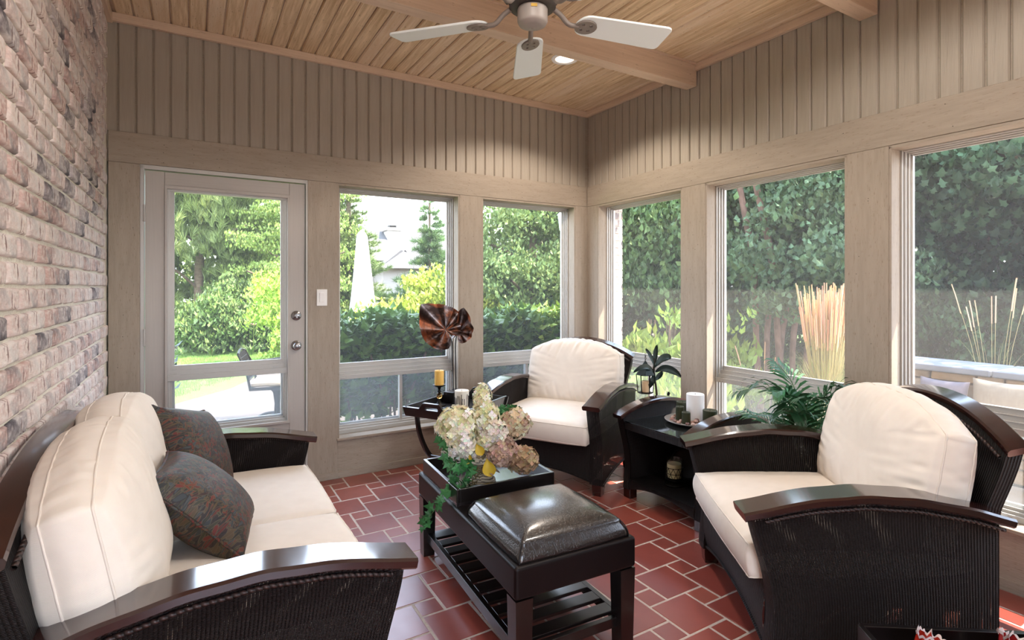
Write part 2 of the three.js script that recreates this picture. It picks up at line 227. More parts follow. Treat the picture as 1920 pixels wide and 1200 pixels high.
{ // brick wall
  const wl = struct('wall_left', [XL, 0, 0]); mesh('mortar', span(-.3, -.009, -.15, YC + .1, -.16, ZF + .2, 'z'), M.mortar, wl);
  const H = .0719, L = .213, bh = .0605, bl = .2035, y0 = 1.341 - 18 * H - H / 2 + .0057 - H * .06, list = [];
  const variants = [0, 1, 2, 3].map(() => { const so = rnd() * 99; const g = smoothBox(8, 6, 2, (p0, q0, r) => { const p = Math.sign(p0) * Math.pow(Math.abs(p0), .4), q = Math.sign(q0) * Math.pow(Math.abs(q0), .4);
    const ed = Math.max(Math.abs(p), Math.abs(q)), w = (n3(p * 3 + so, q * 3, r) - .5); const c = Math.pow(Math.abs(p), 14) * Math.pow(Math.abs(q), 14);
    return [(q * 0 + (r > 0 ? .008 : 0) * (1 - .85 * sst(.86, 1, ed)) + w * .005) + (r < 0 ? -.04 : r === 0 ? -.006 : 0), q * (bh / 2) * (1 + .10 * (n3(p * 4, so, q) - .5)) * (1 - .05 * c), -p * (bl / 2) * (1 + .025 * (n3(q * 3, so + 7, p) - .5)) * (1 - .03 * c)]; }); return g; });
  for (const g of variants) { const p = g.attributes.position, uv = g.attributes.uv; for (let i = 0; i < p.count; i++) uv.setXY(i, p.getZ(i), p.getY(i)); }
  for (let j = 0; j < 42; j++) for (let i = -1; i < 25; i++) {
    const z = .04 + i * L + (j % 2) * L / 2, y = y0 + j * H; if (y > YC - .03 || z < .08 || z > ZF - .06) continue;
    const dz = z - 3.862, f = -.421 * .5105 - dz * .8599, r = -.421 * .8599 + dz * .5105, seen = f > .3 && r / f > -1.05; list.push([y, z, seen && y > .6 ? 1 / (f * f * f) : -1 - Math.abs(z)]);
  }
  list.sort((p, q) => q[2] - p[2]); const rest = [];
  list.forEach(([y, z], i) => {
    const v = Math.floor(rnd() * 4), dx = rr(-.003, .003), dz = rr(-.004, .004), dy = rr(-.002, .002), tilt = rr(-.012, .012);
    if (i < 298) { const b = mesh('brick', variants[v], M.brick[Math.floor(rnd() * 6)], wl); b.position.set(-.006 + dx, y + dy, z + dz); b.rotation.x = tilt; if (rnd() < .5) b.scale.set(1, -1, -1), b.rotation.x = Math.PI * 0 + tilt; if (b.scale.y < 0) { b.scale.set(1, 1, 1); b.rotation.x = Math.PI + tilt; } }
    else rest.push(variants[v].clone().translate(-.006 + dx, y + dy, z + dz));
  });
  mesh('brick', merge(rest), M.brick[1], wl, { kind: 'stuff' });
}
// a framed wall run along local x: posts, header, sill panels, panelling above; local z = 0 is the inner face, outside is -z
function framedWall(w, posts, opens, len, pitch, first, count, doors = []) {
  for (const [a, b] of posts) mesh('post', span(a, b, 0, HEAD + .004, -TH - .06, -.002, 'y', .003), M.trim, w);
  mesh('header_board', span(0, len, HEAD + .004, TRIM, -.022, 0, 'x', .003), M.trim, w);
  mesh('wall_core', span(-.16, len + .16, HEAD + .004, YC + .1, -.16, -.0225, 'x'), M.trim, w);
  for (const [a, b] of opens) { mesh('sill_panel', span(a, b, GY, SILL - .018, -.16, -.006, 'x', .002), M.trim, w); mesh('sill', span(a - .006, b + .006, SILL - .018, SILL, -.12, .012, 'x', .004), M.trim, w); mesh('baseboard', span(a, b, 0, .05, -.006, .004, 'x', .002), M.trim, w); }
  for (const [a, b] of posts) mesh('baseboard', span(a, b, 0, .05, -.004, .006, 'x', .002), M.trim, w);
  const G = [0, 1].map(() => planar(board(pitch, CROWN - TRIM + .01), 'y'));
  for (let i = 0; i < count; i++) { const m = mesh('siding_board', G[i % 2], M.siding, w); m.position.set(first + i * pitch, TRIM, -.010 - rr(0, .0012)); }
}
const wallBack = struct('wall_back', [XL, 0, 0]);
mesh('corner_post', span(-XL - .0015, -XL + .16, 0, HEAD + .004, -.16, .0015, 'y'), M.trim, wallBack);
{ const o = -XL; framedWall(wallBack, backPosts.map(p => p.map(v => v + o)), backOpen.map(p => p.map(v => v + o)), o, .0865, .0002, 41); }
const wallRight = struct('wall_right', [0, 0, 0], -Math.PI / 2);   // local x runs along world +z, outside is world +x
framedWall(wallRight, rightPosts, rightOpen, ZF, .0892, .0475, 53);
{ // wall behind the camera, with two wide openings
  const w = struct('wall_front', [0, 0, ZF]);
  for (const [a, b] of [[XL, -3.25], [-2.25, 0]]) mesh('post', span(a, b, 0, HEAD, 0, .16, 'y'), M.trim, w);
  mesh('header_board', span(XL, 0, HEAD, YC + .1, 0, .16), M.trim, w); mesh('sill_panel', span(XL, 0, GY, .05, 0, .16), M.trim, w);
}
{ // ceiling: planks running away from the camera, beams across, trim round the edge
  const c = struct('ceiling'); mesh('roof_deck', span(XL - .3, .87, YC + .016, YC + .14, -.85, ZF + .5), M.beam, c);
  mesh('eave_board', span(.85, .89, 2.47, YC + .14, -.85, ZF + .5, 'z'), M.trim, c); mesh('soffit', span(.16, .87, 2.47, 2.49, -.85, ZF + .5, 'z'), M.trim, c);
  const G = [0, 1, 2].map(() => { const g = board(.0925, ZF, .014, .007, .0035); g.rotateX(Math.PI / 2); return planar(g, 'z'); });   // length along +z, face down
  for (let i = 0; i < 38; i++) { const m = mesh('ceiling_plank', G[i % 3], M.plank[Math.floor(rnd() * 4)], c); m.position.set(XL + .046 + i * .0925 + .03, YC + rr(0, .0015), 0); }
  for (const z of [1.15, 2.328, 3.506]) { mesh('beam', span(XL, -.002, 2.77, YC + .012, z, z + .09, 'x', .004), M.beam, c); mesh('beam_trim', span(XL, -.002, YC - .014, YC + .002, z + .09, z + .105, 'x', .003), M.beam, c); mesh('beam_trim', span(XL, -.002, YC - .014, YC + .002, z - .015, z, 'x', .003), M.beam, c); }
  mesh('crown_trim', span(XL, 0, CROWN, YC, -.008, .02, 'x', .003), M.beam, c); mesh('crown_trim', span(-.02, .008, CROWN, YC, 0, ZF, 'z', .003), M.beam, c);
  mesh('crown_trim', span(XL - .005, XL + .022, CROWN - .01, YC, 0, ZF, 'z', .003), M.beam, c);
}
// nail heads in the trim boards
{ const t = struct('trim_1'); const N = []; const dot = (x, y, z, ax) => { const g = new THREE.CylinderGeometry(.0022, .0022, .002, 6); ax === 'z' ? g.rotateX(Math.PI / 2) : g.rotateZ(Math.PI / 2); N.push(g.translate(x, y, z)); };
  for (const x of [-3.24, -3.09, -2.95, -2.55, -2.3, -1.9, -1.2, -.7, -.15]) for (const y of [2.10, 2.15, 2.2]) dot(x + rr(-.01, .01), y + rr(-.01, .01), .0002, 'z');
  for (const z of [.2, .9, 1.2, 1.7, 2.2, 2.7, 3.1]) for (const y of [2.11, 2.2]) dot(-.0002, y + rr(-.02, .02), z + rr(-.05, .05), 'x');
  for (const [a, b] of backPosts) for (let k = 0; k < 6; k++) dot(rr(a + .03, b - .03), rr(.2, 2), -.0018, 'z');
  for (const [a, b] of rightPosts.slice(1, 4)) for (let k = 0; k < 9; k++) dot(.0018, rr(.3, 2), rr(a + .03, b - .03), 'x');
  const g = merge(N); mesh('nail_head', g, std({ color: 0x3a3028, roughness: .7 }), t, { kind: 'stuff' }); }

// ---------------------------------------------------------------- windows: four nested sashes let down behind the lower half, insect screen above
function makeWindow(n, W, pos, turn) {
  const w = group('window_' + n, { kind: 'structure' }, pos, turn), T = .1;
  const J = (a) => mesh('jamb', a, M.trim, w);
  J(span(0, .012, SILL, HEAD, -T, -.004, 'y')); J(span(W - .012, W, SILL, HEAD, -T, -.004, 'y')); J(span(0, W, HEAD - .012, HEAD + .003, -T, -.004, 'x'));
  for (let k = 0; k < 4; k++) {
    const z0 = -T - .016 * (k + 1), z1 = z0 + .0185, p = .012 + .0095 * (k + 1);
    for (const [a, b, e] of [[0, p, p - .0022], [W - p, W, W - p]]) { mesh('stile', span(a, b, SILL, HEAD, z0, z1, 'y', .0015), k === 3 ? M.aluEdge : M.alu, w); mesh('stile_lip', span(e, e + .0022, SILL, HEAD, z1 - .001, z1 + .0028, 'y'), M.aluEdge, w); }
    mesh('head_rail', span(0, W, HEAD - .012 - .007 * (k + 1), HEAD, z0, z1), M.alu, w);
    const y0 = .672 + .027 * k; mesh('meeting_rail', span(.012, W - .012, y0, y0 + .0315, z0, z1 + .004, 'x', .002), M.alu, w); mesh('rail_lip', span(.012, W - .012, y0 + .0285, y0 + .0315, z1 + .004, z1 + .007, 'x'), M.aluEdge, w);
    mesh('bottom_rail', span(.012, W - .012, SILL, SILL + .028 + .014 * k, z0, z1, 'x', .002), M.alu, w);
    if (k < 2) mesh('latch', span(.04, .075, y0 + .008, y0 + .016, z1 + .004, z1 + .01, 'x', .002), M.alu, w);
  }
  mesh('mullion', span(W / 2 + .02, W / 2 + .042, SILL, .68, -.158, -.118, 'y', .002), M.alu, w);
  mesh('vinyl_pane', new THREE.PlaneGeometry(W - .06, .36).translate(W / 2, .51, -.135), M.vinyl, w);
  mesh('insect_screen', new THREE.PlaneGeometry(W - .04, HEAD - .78).translate(W / 2, (HEAD + .74) / 2, -.172), n < 3 ? M.screenBack : M.screen, w);
  return w;
}
backOpen.forEach(([a, b], i) => makeWindow(i + 1, b - a, [a, 0, 0], 0));
rightOpen.forEach(([a, b], i) => makeWindow(i + 3, b - a, [0, 0, a], -Math.PI / 2));

// ---------------------------------------------------------------- the glazed door in the garden wall
{ const d = group('door_1', { kind: 'structure' }, [0, 0, 0]);
  const x0 = -3.358, x1 = -2.415, P = M.doorPaint;
  mesh('door_frame', [span(x0, x0 + .02, 0, HEAD, -.14, -.002, 'y', .002), span(x1 - .013, x1, 0, HEAD, -.14, -.002, 'y', .002), span(x0, x1, HEAD - .022, HEAD + .003, -.14, -.002, 'x', .002)], M.alu, d);
  mesh('threshold', span(x0, x1, -.01, .03, -.16, 0), M.alu, d);
  const zf = -.012, zb = -.055, a = x0 + .024, b = x1 - .017;
  mesh('stile', span(a, -3.236, .035, HEAD - .027, zb, zf, 'y', .003), P, d); mesh('stile', span(-2.53, b, .035, HEAD - .027, zb, zf, 'y', .003), P, d);
  mesh('rail', span(-3.236, -2.53, 1.955, HEAD - .027, zb, zf - .0015, 'x', .003), P, d); mesh('rail', span(-3.236, -2.53, .035, .43, zb, zf - .0015, 'x', .003), P, d);
  for (const [s, e] of [[-3.236, -3.222], [-2.544, -2.53]]) mesh('moulding', span(s, e, .43, 1.955, -.05, .002, 'y', .003), P, d);
  mesh('moulding', span(-3.236, -2.53, 1.936, 1.957, -.05, .003, 'x', .003), P, d); mesh('moulding', span(-3.236, -2.53, .428, .446, -.05, .003, 'x', .003), P, d);
  for (let k = 0; k < 3; k++) { const z0 = -.022 - .014 * k, p = .012 * (k + 1);
    for (const [s, e] of [[-3.222, -3.222 + p], [-2.544 - p, -2.544]]) mesh('sash_stile', span(s, e, .446, 1.936, z0 - .015, z0, 'y', .0015), M.alu, d);
    const y0 = .765 + .028 * k; mesh('sash_rail', span(-3.222, -2.544, y0, y0 + .036, z0 - .014, z0 + .01, 'x', .002), M.alu, d); mesh('sash_rail', span(-3.222, -2.544, .446, .462 + .012 * k, z0 - .015, z0, 'x', .002), M.alu, d);
    for (const s of [-3.2, -2.63]) if (k) mesh('latch', span(s, s + .03, y0 + .012, y0 + .02, z0 + .01, z0 + .015, 'x', .002), M.alu, d); }
  mesh('sash_rail', span(-3.222, -2.544, 1.924, 1.936, -.064, -.02), M.alu, d);
  mesh('vinyl_pane', new THREE.PlaneGeometry(.66, .31).translate(-2.883, .615, -.045), M.vinyl, d);
  mesh('insect_screen', new THREE.PlaneGeometry(.66, 1.1).translate(-2.883, 1.385, -.062), M.screenBack, d);
  for (const y of [1.78, 1.04, .3]) { const h = mesh('hinge', [new THREE.CylinderGeometry(.0065, .0065, .1, 10).translate(x0 + .021, y, .002), span(x0 + .006, x0 + .02, y - .048, y + .048, -.003, 0)], M.alu, d); h.userData.label = 'painted butt hinge'; }
  const K = (y, pts) => lathe(pts, 28).rotateX(Math.PI / 2).translate(-2.487, y, zf);
  mesh('deadbolt', [K(1.147, [[0, .02], [.012, .02], [.014, .016], [.028, .012], [.033, .004], [.033, 0]]), span(-2.493, -2.481, 1.13, 1.164, zf + .018, zf + .032, 'y', .004)], M.steel, d, { label: 'round brushed steel deadbolt' });
  mesh('door_knob', K(.945, [[0, .062], [.014, .061], [.024, .054], [.027, .045], [.022, .036], [.012, .03], [.012, .014], [.03, .01], [.034, .003], [.034, 0]]), M.steel, d, { label: 'round brushed steel knob' });
}
{ const s = thing('light_switch', 'white rocker light switch plate on the post beside the glazed door', 'light switch', [-2.3225, 1.2675, -.002]);
  mesh('switch_plate', box(.07, .114, .007, 0, 0, .0035, 'x', .003), M.white, s); mesh('rocker', new RoundedBoxGeometry(.032, .066, .006, 1, .002).rotateX(.05).translate(0, 0, .0085), M.white, s);
  for (const y of [.047, -.047]) mesh('screw', new THREE.CylinderGeometry(.003, .003, .002, 8).rotateX(Math.PI / 2).translate(0, y, .0075), M.white, s); }

// ---------------------------------------------------------------- recessed ceiling lamps
const lampGlow = std({ color: 0xffffff, emissive: 0xfff0dc, emissiveIntensity: .6 });
const canLabels = ['round white recessed ceiling lamp, lit, peeping out behind the wooden beam', 'round white recessed ceiling lamp in the bay over the nearer armchair', 'round white recessed ceiling lamp in the bay over the brick wall end'];
[[-.86, .83], [-1.15, 2.95], [-2.4, 2.95]].forEach(([x, z], i) => {
  const l = thing('recessed_ceiling_lamp', canLabels[i], 'ceiling light', [x, YC, z]);
  mesh('trim_ring', lathe([[.066, .0], [.07, -.006], [.092, -.005], [.095, 0]], 32), M.white, l);
  mesh('lens', lathe([[0, -.004], [.066, -.001]], 32), lampGlow, l);
  const s = new THREE.SpotLight(i ? 0xfff8f0 : 0xfff0e0, i ? 1.0 : 1.3, 0, (i ? 82 : 69) * Math.PI / 180, .2, 2); s.position.set(0, -.02, 0); s.target.position.set(0, -2, 0); s.castShadow = true; s.shadow.radius = 3; l.add(s, s.target);
});

// ---------------------------------------------------------------- ceiling fan
{ const f = thing('ceiling_fan', 'white-bladed five-blade ceiling fan with grey ornate motor housing', 'ceiling fan', [-1.84, 0, 1.93]);
  mesh('downrod', [lathe([[0, YC], [.07, YC], [.065, 2.88], [.02, 2.86], [.02, 2.72], [0, 2.72]], 24)], M.fanGrey, f);
  const mot = mesh('motor', lathe([[0, 2.735], [.07, 2.73], [.125, 2.70], [.14, 2.66], [.14, 2.62], [.118, 2.585], [.08, 2.565], [0, 2.565]], 36), M.fanGrey, f);
  const sl = []; for (let k = 0; k < 15; k++) { const a = k / 15 * 6.283; sl.push(new RoundedBoxGeometry(.03, .042, .012, 1, .004).rotateX(.55).translate(0, 2.598, .131).rotateY(a)); } mesh('vent', sl, M.fanDark, mot);
  mesh('rotor', lathe([[.0, 2.568], [.1, 2.565], [.1, 2.535], [.07, 2.53], [0, 2.53]], 32), M.fanDark, f);
  const sw = mesh('switch_housing', lathe([[.0, 2.532], [.062, 2.53], [.065, 2.525], [.065, 2.475], [.058, 2.462], [.04, 2.456], [.038, 2.453], [.024, 2.452], [.022, 2.449], [.006, 2.448], [.005, 2.444], [0, 2.444]], 36), M.fanGrey, f);
  mesh('name_plate', box(.026, .013, .002, 0, 0, 0).translate(0, 2.514, .0655).rotateY(Math.atan2(-.54, .84) + .1), std({ color: 0x8a6a1c, roughness: .4, metalness: .5 }), sw, { label: 'small brass-coloured plate' });
  for (let k = 0; k < 5; k++) {
    const ang = -(12.1 + 72 * k) * Math.PI / 180, br = group('blade_assembly', {}, [0, 0, 0], 0, f);
    const s = new THREE.Shape(), r0 = .205, r1 = .655, w = .067;
    s.moveTo(r0 + .05, -w * .92); s.lineTo(r1 - .03, -w * 1.12); s.quadraticCurveTo(r1 - .002, -w * 1.12, r1, -w * .8); s.lineTo(r1, w * .8); s.quadraticCurveTo(r1 - .002, w * 1.12, r1 - .03, w * 1.12); s.lineTo(r0 + .05, w * .92); s.bezierCurveTo(r0 - .016, w * .8, r0 - .016, -w * .8, r0 + .05, -w * .92);
    const tw = g => g.rotateX(Math.PI / 2).rotateX(-.2).translate(0, 2.5, 0).rotateY(ang);
    const b = mesh('blade', tw(new THREE.ExtrudeGeometry(s, { depth: .006, bevelEnabled: true, bevelSize: .002, bevelThickness: .002, bevelSegments: 1, curveSegments: 10 })), M.fanBlade, br);
    const e = new THREE.Shape(); e.absellipse(r0 + .045, 0, .05, .042, 0, 6.283); for (const [hx, hy] of [[-.018, -.016], [.018, -.016], [-.018, .016], [.018, .016]]) { const h = new THREE.Path(); h.absellipse(r0 + .045 + hx, hy, .0085, .0075, 0, 6.283); e.holes.push(h); }
    mesh('blade_iron', [tw(new THREE.ExtrudeGeometry(e, { depth: .006, bevelEnabled: true, bevelSize: .0015, bevelThickness: .0015, bevelSegments: 1, curveSegments: 10 }).translate(0, 0, .009)), tube([[.085, 2.55, 0], [.13, 2.525, 0], [.17, 2.49, 0], [.215, 2.488, 0]], .011, 12, 8).rotateY(ang)], M.fanIron, br);
  }
}
// ---------------------------------------------------------------- wicker seating with arched arms and back
function cushion({ w, h, t, edge = .1, top = () => 0, n = [36, 30, 10], wr = .006, round = .12, sd = 0, bulge = 1, flat = .3 }) {
  const f = (a, b, c, sk) => {
    const A = a * Math.sqrt(1 - round * b * b * .5), B = b * Math.sqrt(1 - round * a * a * .5);
    const x = A * w / 2, y = -h / 2 + (B + 1) / 2 * (h + top(A));
    const k = Math.pow(Math.max(0, (1 - Math.pow(Math.abs(a), 2.6)) * (1 - Math.pow(Math.abs(b), 2.6))), flat), half = edge / 2 + (t - edge) / 2 * k * bulge;
    const side = Math.max(Math.abs(a), Math.abs(b)), puff = side > .999 ? (1 - c * c) * .012 : 0, d = (1 - side) * Math.min(w, h) / 2;
    const per = Math.abs(a) > Math.abs(b) ? y * 1.0 : x * 1.0 + 7;
    const pk = wr * (n3(per * 46 + sd, c * .8 + sd, d * 5) - .5) * 1.5 * Math.exp(-d / .06) + (.25 + .75 * Math.min(1, d / .09)) * (wr * 1.6 * (n3(x * 5 + sd, y * 4 + sd * 3, c * .5) - .5) + wr * 1.1 * (n3(x * 12 + y * 4 + sd, y * 6 - x * 3, c * .5 + sd) - .5));
    return [x + Math.sign(a) * (Math.abs(a) > .999 ? puff + pk * .3 : 0), y + (Math.abs(b) > .999 ? Math.sign(b) * puff + pk * .5 : 0), c * (half + pk * sst(0, .035, d))];
  };
  const g = smoothBox(n[0], n[1], n[2], (a, b, c) => f(a, b, c));
  const ring = c => { const P = []; const q = 22; for (let i = 0; i < q; i++) P.push([-1 + 2 * i / q, -1]); for (let i = 0; i < q; i++) P.push([1, -1 + 2 * i / q]); for (let i = 0; i < q; i++) P.push([1 - 2 * i / q, 1]); for (let i = 0; i < q; i++) P.push([-1, 1 - 2 * i / q]); return P.map(([a, b]) => V(...f(a, b, c))); };
  return { g, pipe: c => tube(ring(c), .0031, 176, 5, true) };
}
function place(c, parent, name, mat, pos, rot, pipes = true) {
  const tf = g => { g.rotateX(rot[0]); g.rotateZ(rot[2] || 0); g.rotateY(rot[1] || 0); return g.translate(...pos); };
  const m = mesh(name, tf(c.g), mat, parent); if (pipes) for (const s of [1, -1]) mesh('piping', tf(c.pipe(s)), mat, m); return m;
}
function wickerSeat(root, { W, seats, crest, shoulder, rear = -.45, backTop }) {
  const hw = W / 2, AW = .1, zr = -.325;
  const topY = z => { const P = [[-.46, .55], [-.40, .572], [-.25, .612], [-.08, .638], [.08, .643], [.24, .625], [.36, .60], [.45, .572]]; if (z <= P[0][0]) return P[0][1]; for (let i = 0; i < 7; i++) if (z <= P[i + 1][0]) { const t = (z - P[i][0]) / (P[i + 1][0] - P[i][0]); return lerp(P[i][1], P[i + 1][1], t); } return P[7][1]; };
  const zF = y => .368 + .012 * sst(.25, .05, y) + .068 * Math.pow(sst(.22, .60, y), 1.4), yB = z => .075 + .055 * (1 - Math.pow(clamp(z / .36, -1, 1), 2));
  const armPanel = x => surf((s, t) => { const z0 = lerp(zr, .445, s), y = lerp(yB(z0), topY(z0) - .012, t); return [x, y, lerp(zr, zF(y), s)]; }, 30, 16, .82, .5);
  for (const s of [-1, 1]) {
    const xo = s * (hw - .008), xi = s * (hw - AW + .006), xm = s * (hw - AW / 2);
    mesh('arm_panel', [armPanel(xo), armPanel(xi), surf((u, t) => { const y = lerp(.075, .568, t), x = lerp(xo, xi, u); return [x, y, zF(y) + .006 * (1 - Math.pow(2 * u - 1, 2))]; }, 6, 20, AW, .45), surf((u, t) => { const y = lerp(.075, .55, t); return [lerp(xo, xi, u), y, zr]; }, 4, 6, AW, .45)], M.wicker, root);
    const rail = [-.365, -.34, -.30, -.25, -.16, -.08, 0, .08, .16, .24, .32, .40, .468]; const P = curve(rail.map(z => [xm, topY(z) + .006, z]), 40);
    const r = mesh('arm_rail', sweep(P, V(1, 0, 0), AW + .018, .03), M.wood, root); mesh('braid', tube(curve(rail.slice(1, -1).map(z => [xo + s * .003, topY(z) - .024, z]), 30), .0065, 40, 6), M.braid, r);
    mesh('braid', tube([0, .2, .4, .6, .8, 1].map(t => { const z = lerp(-.315, .37, t); return [xo + s * .002, yB(z), z]; }), .007, 24, 6), M.braid, r);
    for (const z of [-.285, .335]) mesh('leg', disp(new THREE.BoxGeometry(.062, .085, .07, 1, 2, 1), (x, y, zz) => { const k = 1 - .12 * (y < -.02); return [x * k + xm, y + .0425, zz * k + z]; }), M.wood, root);
  }
  const nb = seats === 1 ? .06 : .02;   // how far the back stands in from the arms
  const iw = hw - AW + .01;   // half the inner width
  mesh('front_apron', [surf((s, t) => { const x = lerp(-iw, iw, s), y = lerp(.085 + .05 * (1 - Math.pow(x / iw, 2)), .315, t); return [x, y, .362 + .016 * Math.sin(Math.PI * t)]; }, 40, 10, 2 * iw, .26), tube([-1, -.6, -.2, .2, .6, 1].map(k => [k * iw, .085 + .05 * (1 - k * k), .364]), .007, 30, 6)], M.wickerSolid, root);
  mesh('seat_deck', span(-iw, iw, .25, .30, -.36, .35), M.black, root);
  // back
  const yC = x => shoulder + (crest - shoulder) * (1 - Math.pow(Math.min(1, Math.abs(x) / (hw - nb + .005)), 2.1)), zB = y => -.31 + (rear + .35) * clamp((y - .4) / .5, 0, 1.1), bw = y => lerp(hw - nb - .045, hw - nb, sst(.5, shoulder, y));
  const face = dz => surf((s, t) => { const sx = s * 2 - 1, y0 = lerp(.28, yC(sx * (hw - nb)) - .012, t); return [sx * bw(y0), y0, zB(y0) + dz]; }, 40, 16, W, .62);
  const edge = sx => surf((s, t) => { const y = lerp(.28, shoulder - .012, t); return [sx * bw(y), y, zB(y) + lerp(-.05, .0, s)]; }, 4, 14, .05, .5);
  mesh('back_panel', [face(0), face(-.05), edge(-1), edge(1)], M.wickerSolid, root);
  const xs = []; for (let i = 0; i <= 36; i++) xs.push(-1 + i / 18);
  const br = mesh('back_rail', sweep(xs.map(k => V(k * (hw - nb + .012), yC(k * (hw - nb)), zB(yC(k * (hw - nb))) - .026)), V(0, -.25, 1), .072, .03), M.wood, root);
  mesh('braid', tube(xs.filter((_, i) => i % 3 === 0).map(k => [k * (hw - nb - .01), yC(k * (hw - nb)) - .026, zB(.8) + .016]), .0065, 50, 6), M.braid, br);
  // cushions
  const sw = (2 * iw - .012) / seats;
  for (let i = 0; i < seats; i++) {
    const cx = -iw + .006 + sw * (i + .5), sc = cushion({ w: sw - .004, h: .73, t: .18, edge: .115, n: [44, 44, 8], wr: .003, sd: i * 31 + W * 10, flat: .35, round: .08 });
    place(sc, root, 'seat_cushion', M.cream, [cx, seats === 1 ? .392 : .408, .06], [-Math.PI / 2 + .02, 0, 0]);
    const side = seats === 1 ? 0 : (i ? 1 : -1), bwid = seats === 1 ? 2 * hw - .17 : hw - .085, bx = seats === 1 ? 0 : side * (bwid / 2 + .002), hgt = seats === 1 ? .385 : .40;
    const topF = seats === 1 ? (a => backTop * (1 - Math.pow(Math.abs(a), 2.4)) - .0) : (a => { const q = a * side + .5; return backTop * (q > 0 ? 1 - Math.pow(q / 1.5, 2.1) : 1 - 1.6 * q * q); });
    const bc = cushion({ w: bwid, h: hgt, t: seats === 1 ? .22 : .27, edge: .095, top: topF, n: [84, 70, 14], wr: seats === 1 ? .012 : .008, sd: i * 57 + 3 + W * 7, round: .1, flat: .42 });
    place(bc, root, 'back_cushion', M.cream, [bx, .455 + hgt / 2 - .01, seats === 1 ? -.235 : -.263], [-.2, 0, 0]);
  }
  return root;
}
wickerSeat(thing('wicker_loveseat', 'two-seat dark wicker loveseat with cream cushions against the brick wall', 'loveseat', [-3.025, 0, 1.70], Math.PI / 2), { W: 1.5, seats: 2, crest: .893, shoulder: .80, backTop: .10, rear: -.45 });
wickerSeat(thing('wicker_armchair', 'dark wicker armchair with cream cushions in the corner between the two window walls', 'armchair', [-.75, 0, .64], -60.6 * Math.PI / 180), { W: .925, seats: 1, crest: .915, shoulder: .80, backTop: .10 });
wickerSeat(thing('wicker_armchair', 'dark wicker armchair with cream cushions nearest the camera, side-on before the window wall', 'armchair', [-.871, 0, 2.62], -125.4 * Math.PI / 180), { W: .925, seats: 1, crest: .915, shoulder: .80, backTop: .10 });

// throw pillows
function pillow(label, pos, eul, sd) {
  const p = thing('throw_pillow', label, 'pillow', pos); const S = .192;
  const f = (a, b, c) => { const k = Math.pow(Math.max(0, 1 - a * a) * Math.max(0, 1 - b * b), .42), pin = 1 - .1 * (1 - a * a) * b * b * 1.0, pin2 = 1 - .1 * (1 - b * b) * a * a; return [a * S * pin2, b * S * pin, c * (.004 + .095 * k) + .004 * (n3(a * 5 + sd, b * 5, c) - .5) * k]; };
  const g = smoothBox(28, 28, 2, f); const uv = g.attributes.uv; for (let i = 0; i < uv.count; i++) uv.setXY(i, uv.getX(i) + sd * .13, uv.getY(i) + sd * .29);
  const tf = q => q.applyMatrix4(new THREE.Matrix4().makeRotationFromEuler(new THREE.Euler(...eul, 'YXZ')));
  const m = mesh('cover', tf(g), M.jacquard, p); const R = []; for (let i = 0; i < 16; i++) R.push([-1 + i / 8, -1]); for (let i = 0; i < 16; i++) R.push([1, -1 + i / 8]); for (let i = 0; i < 16; i++) R.push([1 - i / 8, 1]); for (let i = 0; i < 16; i++) R.push([-1, 1 - i / 8]);
  mesh('piping', tf(tube(R.map(([a, b]) => f(a * 1.008, b * 1.008, 0)), .005, 160, 6, true)), M.jacquard, m); return p;
}
pillow('leaf-patterned rust and slate throw pillow leaning on the far back cushion of the loveseat', [-3.085, .672, 1.34], [-.42, 1.2, -.3], 2);
pillow('leaf-patterned rust and slate throw pillow lying tipped across the middle of the loveseat', [-3.06, .622, 1.79], [-.80, 1.45, -.05], 7);

// ---------------------------------------------------------------- leather-topped coffee bench
{ const o = thing('coffee_bench', 'dark leather storage bench with a padded lid and slatted lower shelf', 'ottoman', [-1.885, 0, 1.825], -.06);
  const hx = .255, hz = .53;
  const body = disp(new RoundedBoxGeometry(hx * 2, .112, hz * 2, 3, .012), (x, y, z) => [x, y + .351, z]); mesh('leather_body', planar(body, 'z'), M.leatherBody, o);
  for (const sx of [-1, 1]) for (const sz of [-1, 1]) mesh('leg', planar(disp(new THREE.BoxGeometry(.066, .292, .066), (x, y, z) => { const k = y < 0 ? .84 : 1; return [x * k + sx * (hx - .036), y + .146, z * k + sz * (hz - .036)]; }), 'y'), M.black, o);
  for (const sx of [-1, 1]) mesh('shelf_rail', span(sx * (hx - .04) - .011, sx * (hx - .04) + .011, .068, .112, -hz + .06, hz - .06, 'z', .002), M.black, o);
  for (const sz of [-1, 1]) mesh('shelf_rail', span(-hx + .06, hx - .06, .068, .104, sz * (hz - .045) - .011, sz * (hz - .045) + .011, 'x', .002), M.black, o);
  for (let k = 0; k < 11; k++) { const z = -.435 + k * .087; mesh('slat', span(-hx + .05, hx - .05, .098, .112, z - .029, z + .029, 'x', .003), M.black, o); }
  const pad = smoothBox(30, 8, 30, (a, b, c) => { // rounded dome with seamed corners
    const q = sst(-1, 1, b), m = Math.max(Math.abs(a), Math.abs(c)), dome = .018 * (1 - a * a) * (1 - c * c), sh = 1 - .10 * Math.pow(q, 1.6), ca = a * Math.sqrt(1 - .10 * c * c * .5), cc = c * Math.sqrt(1 - .10 * a * a * .5);
    return [ca * .238 * sh,   .407 + (b + 1) / 2 * (.083 - .022 * Math.pow(m, 6)) + (b > .99 ? dome : 0), cc * .232 * sh + .287]; });
  const pm = mesh('padded_lid', pad, M.leather, o);
  for (const [sx, sz] of [[-1, -1], [1, -1], [-1, 1], [1, 1]]) mesh('seam', tube([0, .35, .7, 1].map(t => [sx * (.2325 - .026 * t * t), .409 + .058 * t, .287 + sz * (.2265 - .026 * t * t)]), .0022, 8, 5), M.leatherBody, pm);
}
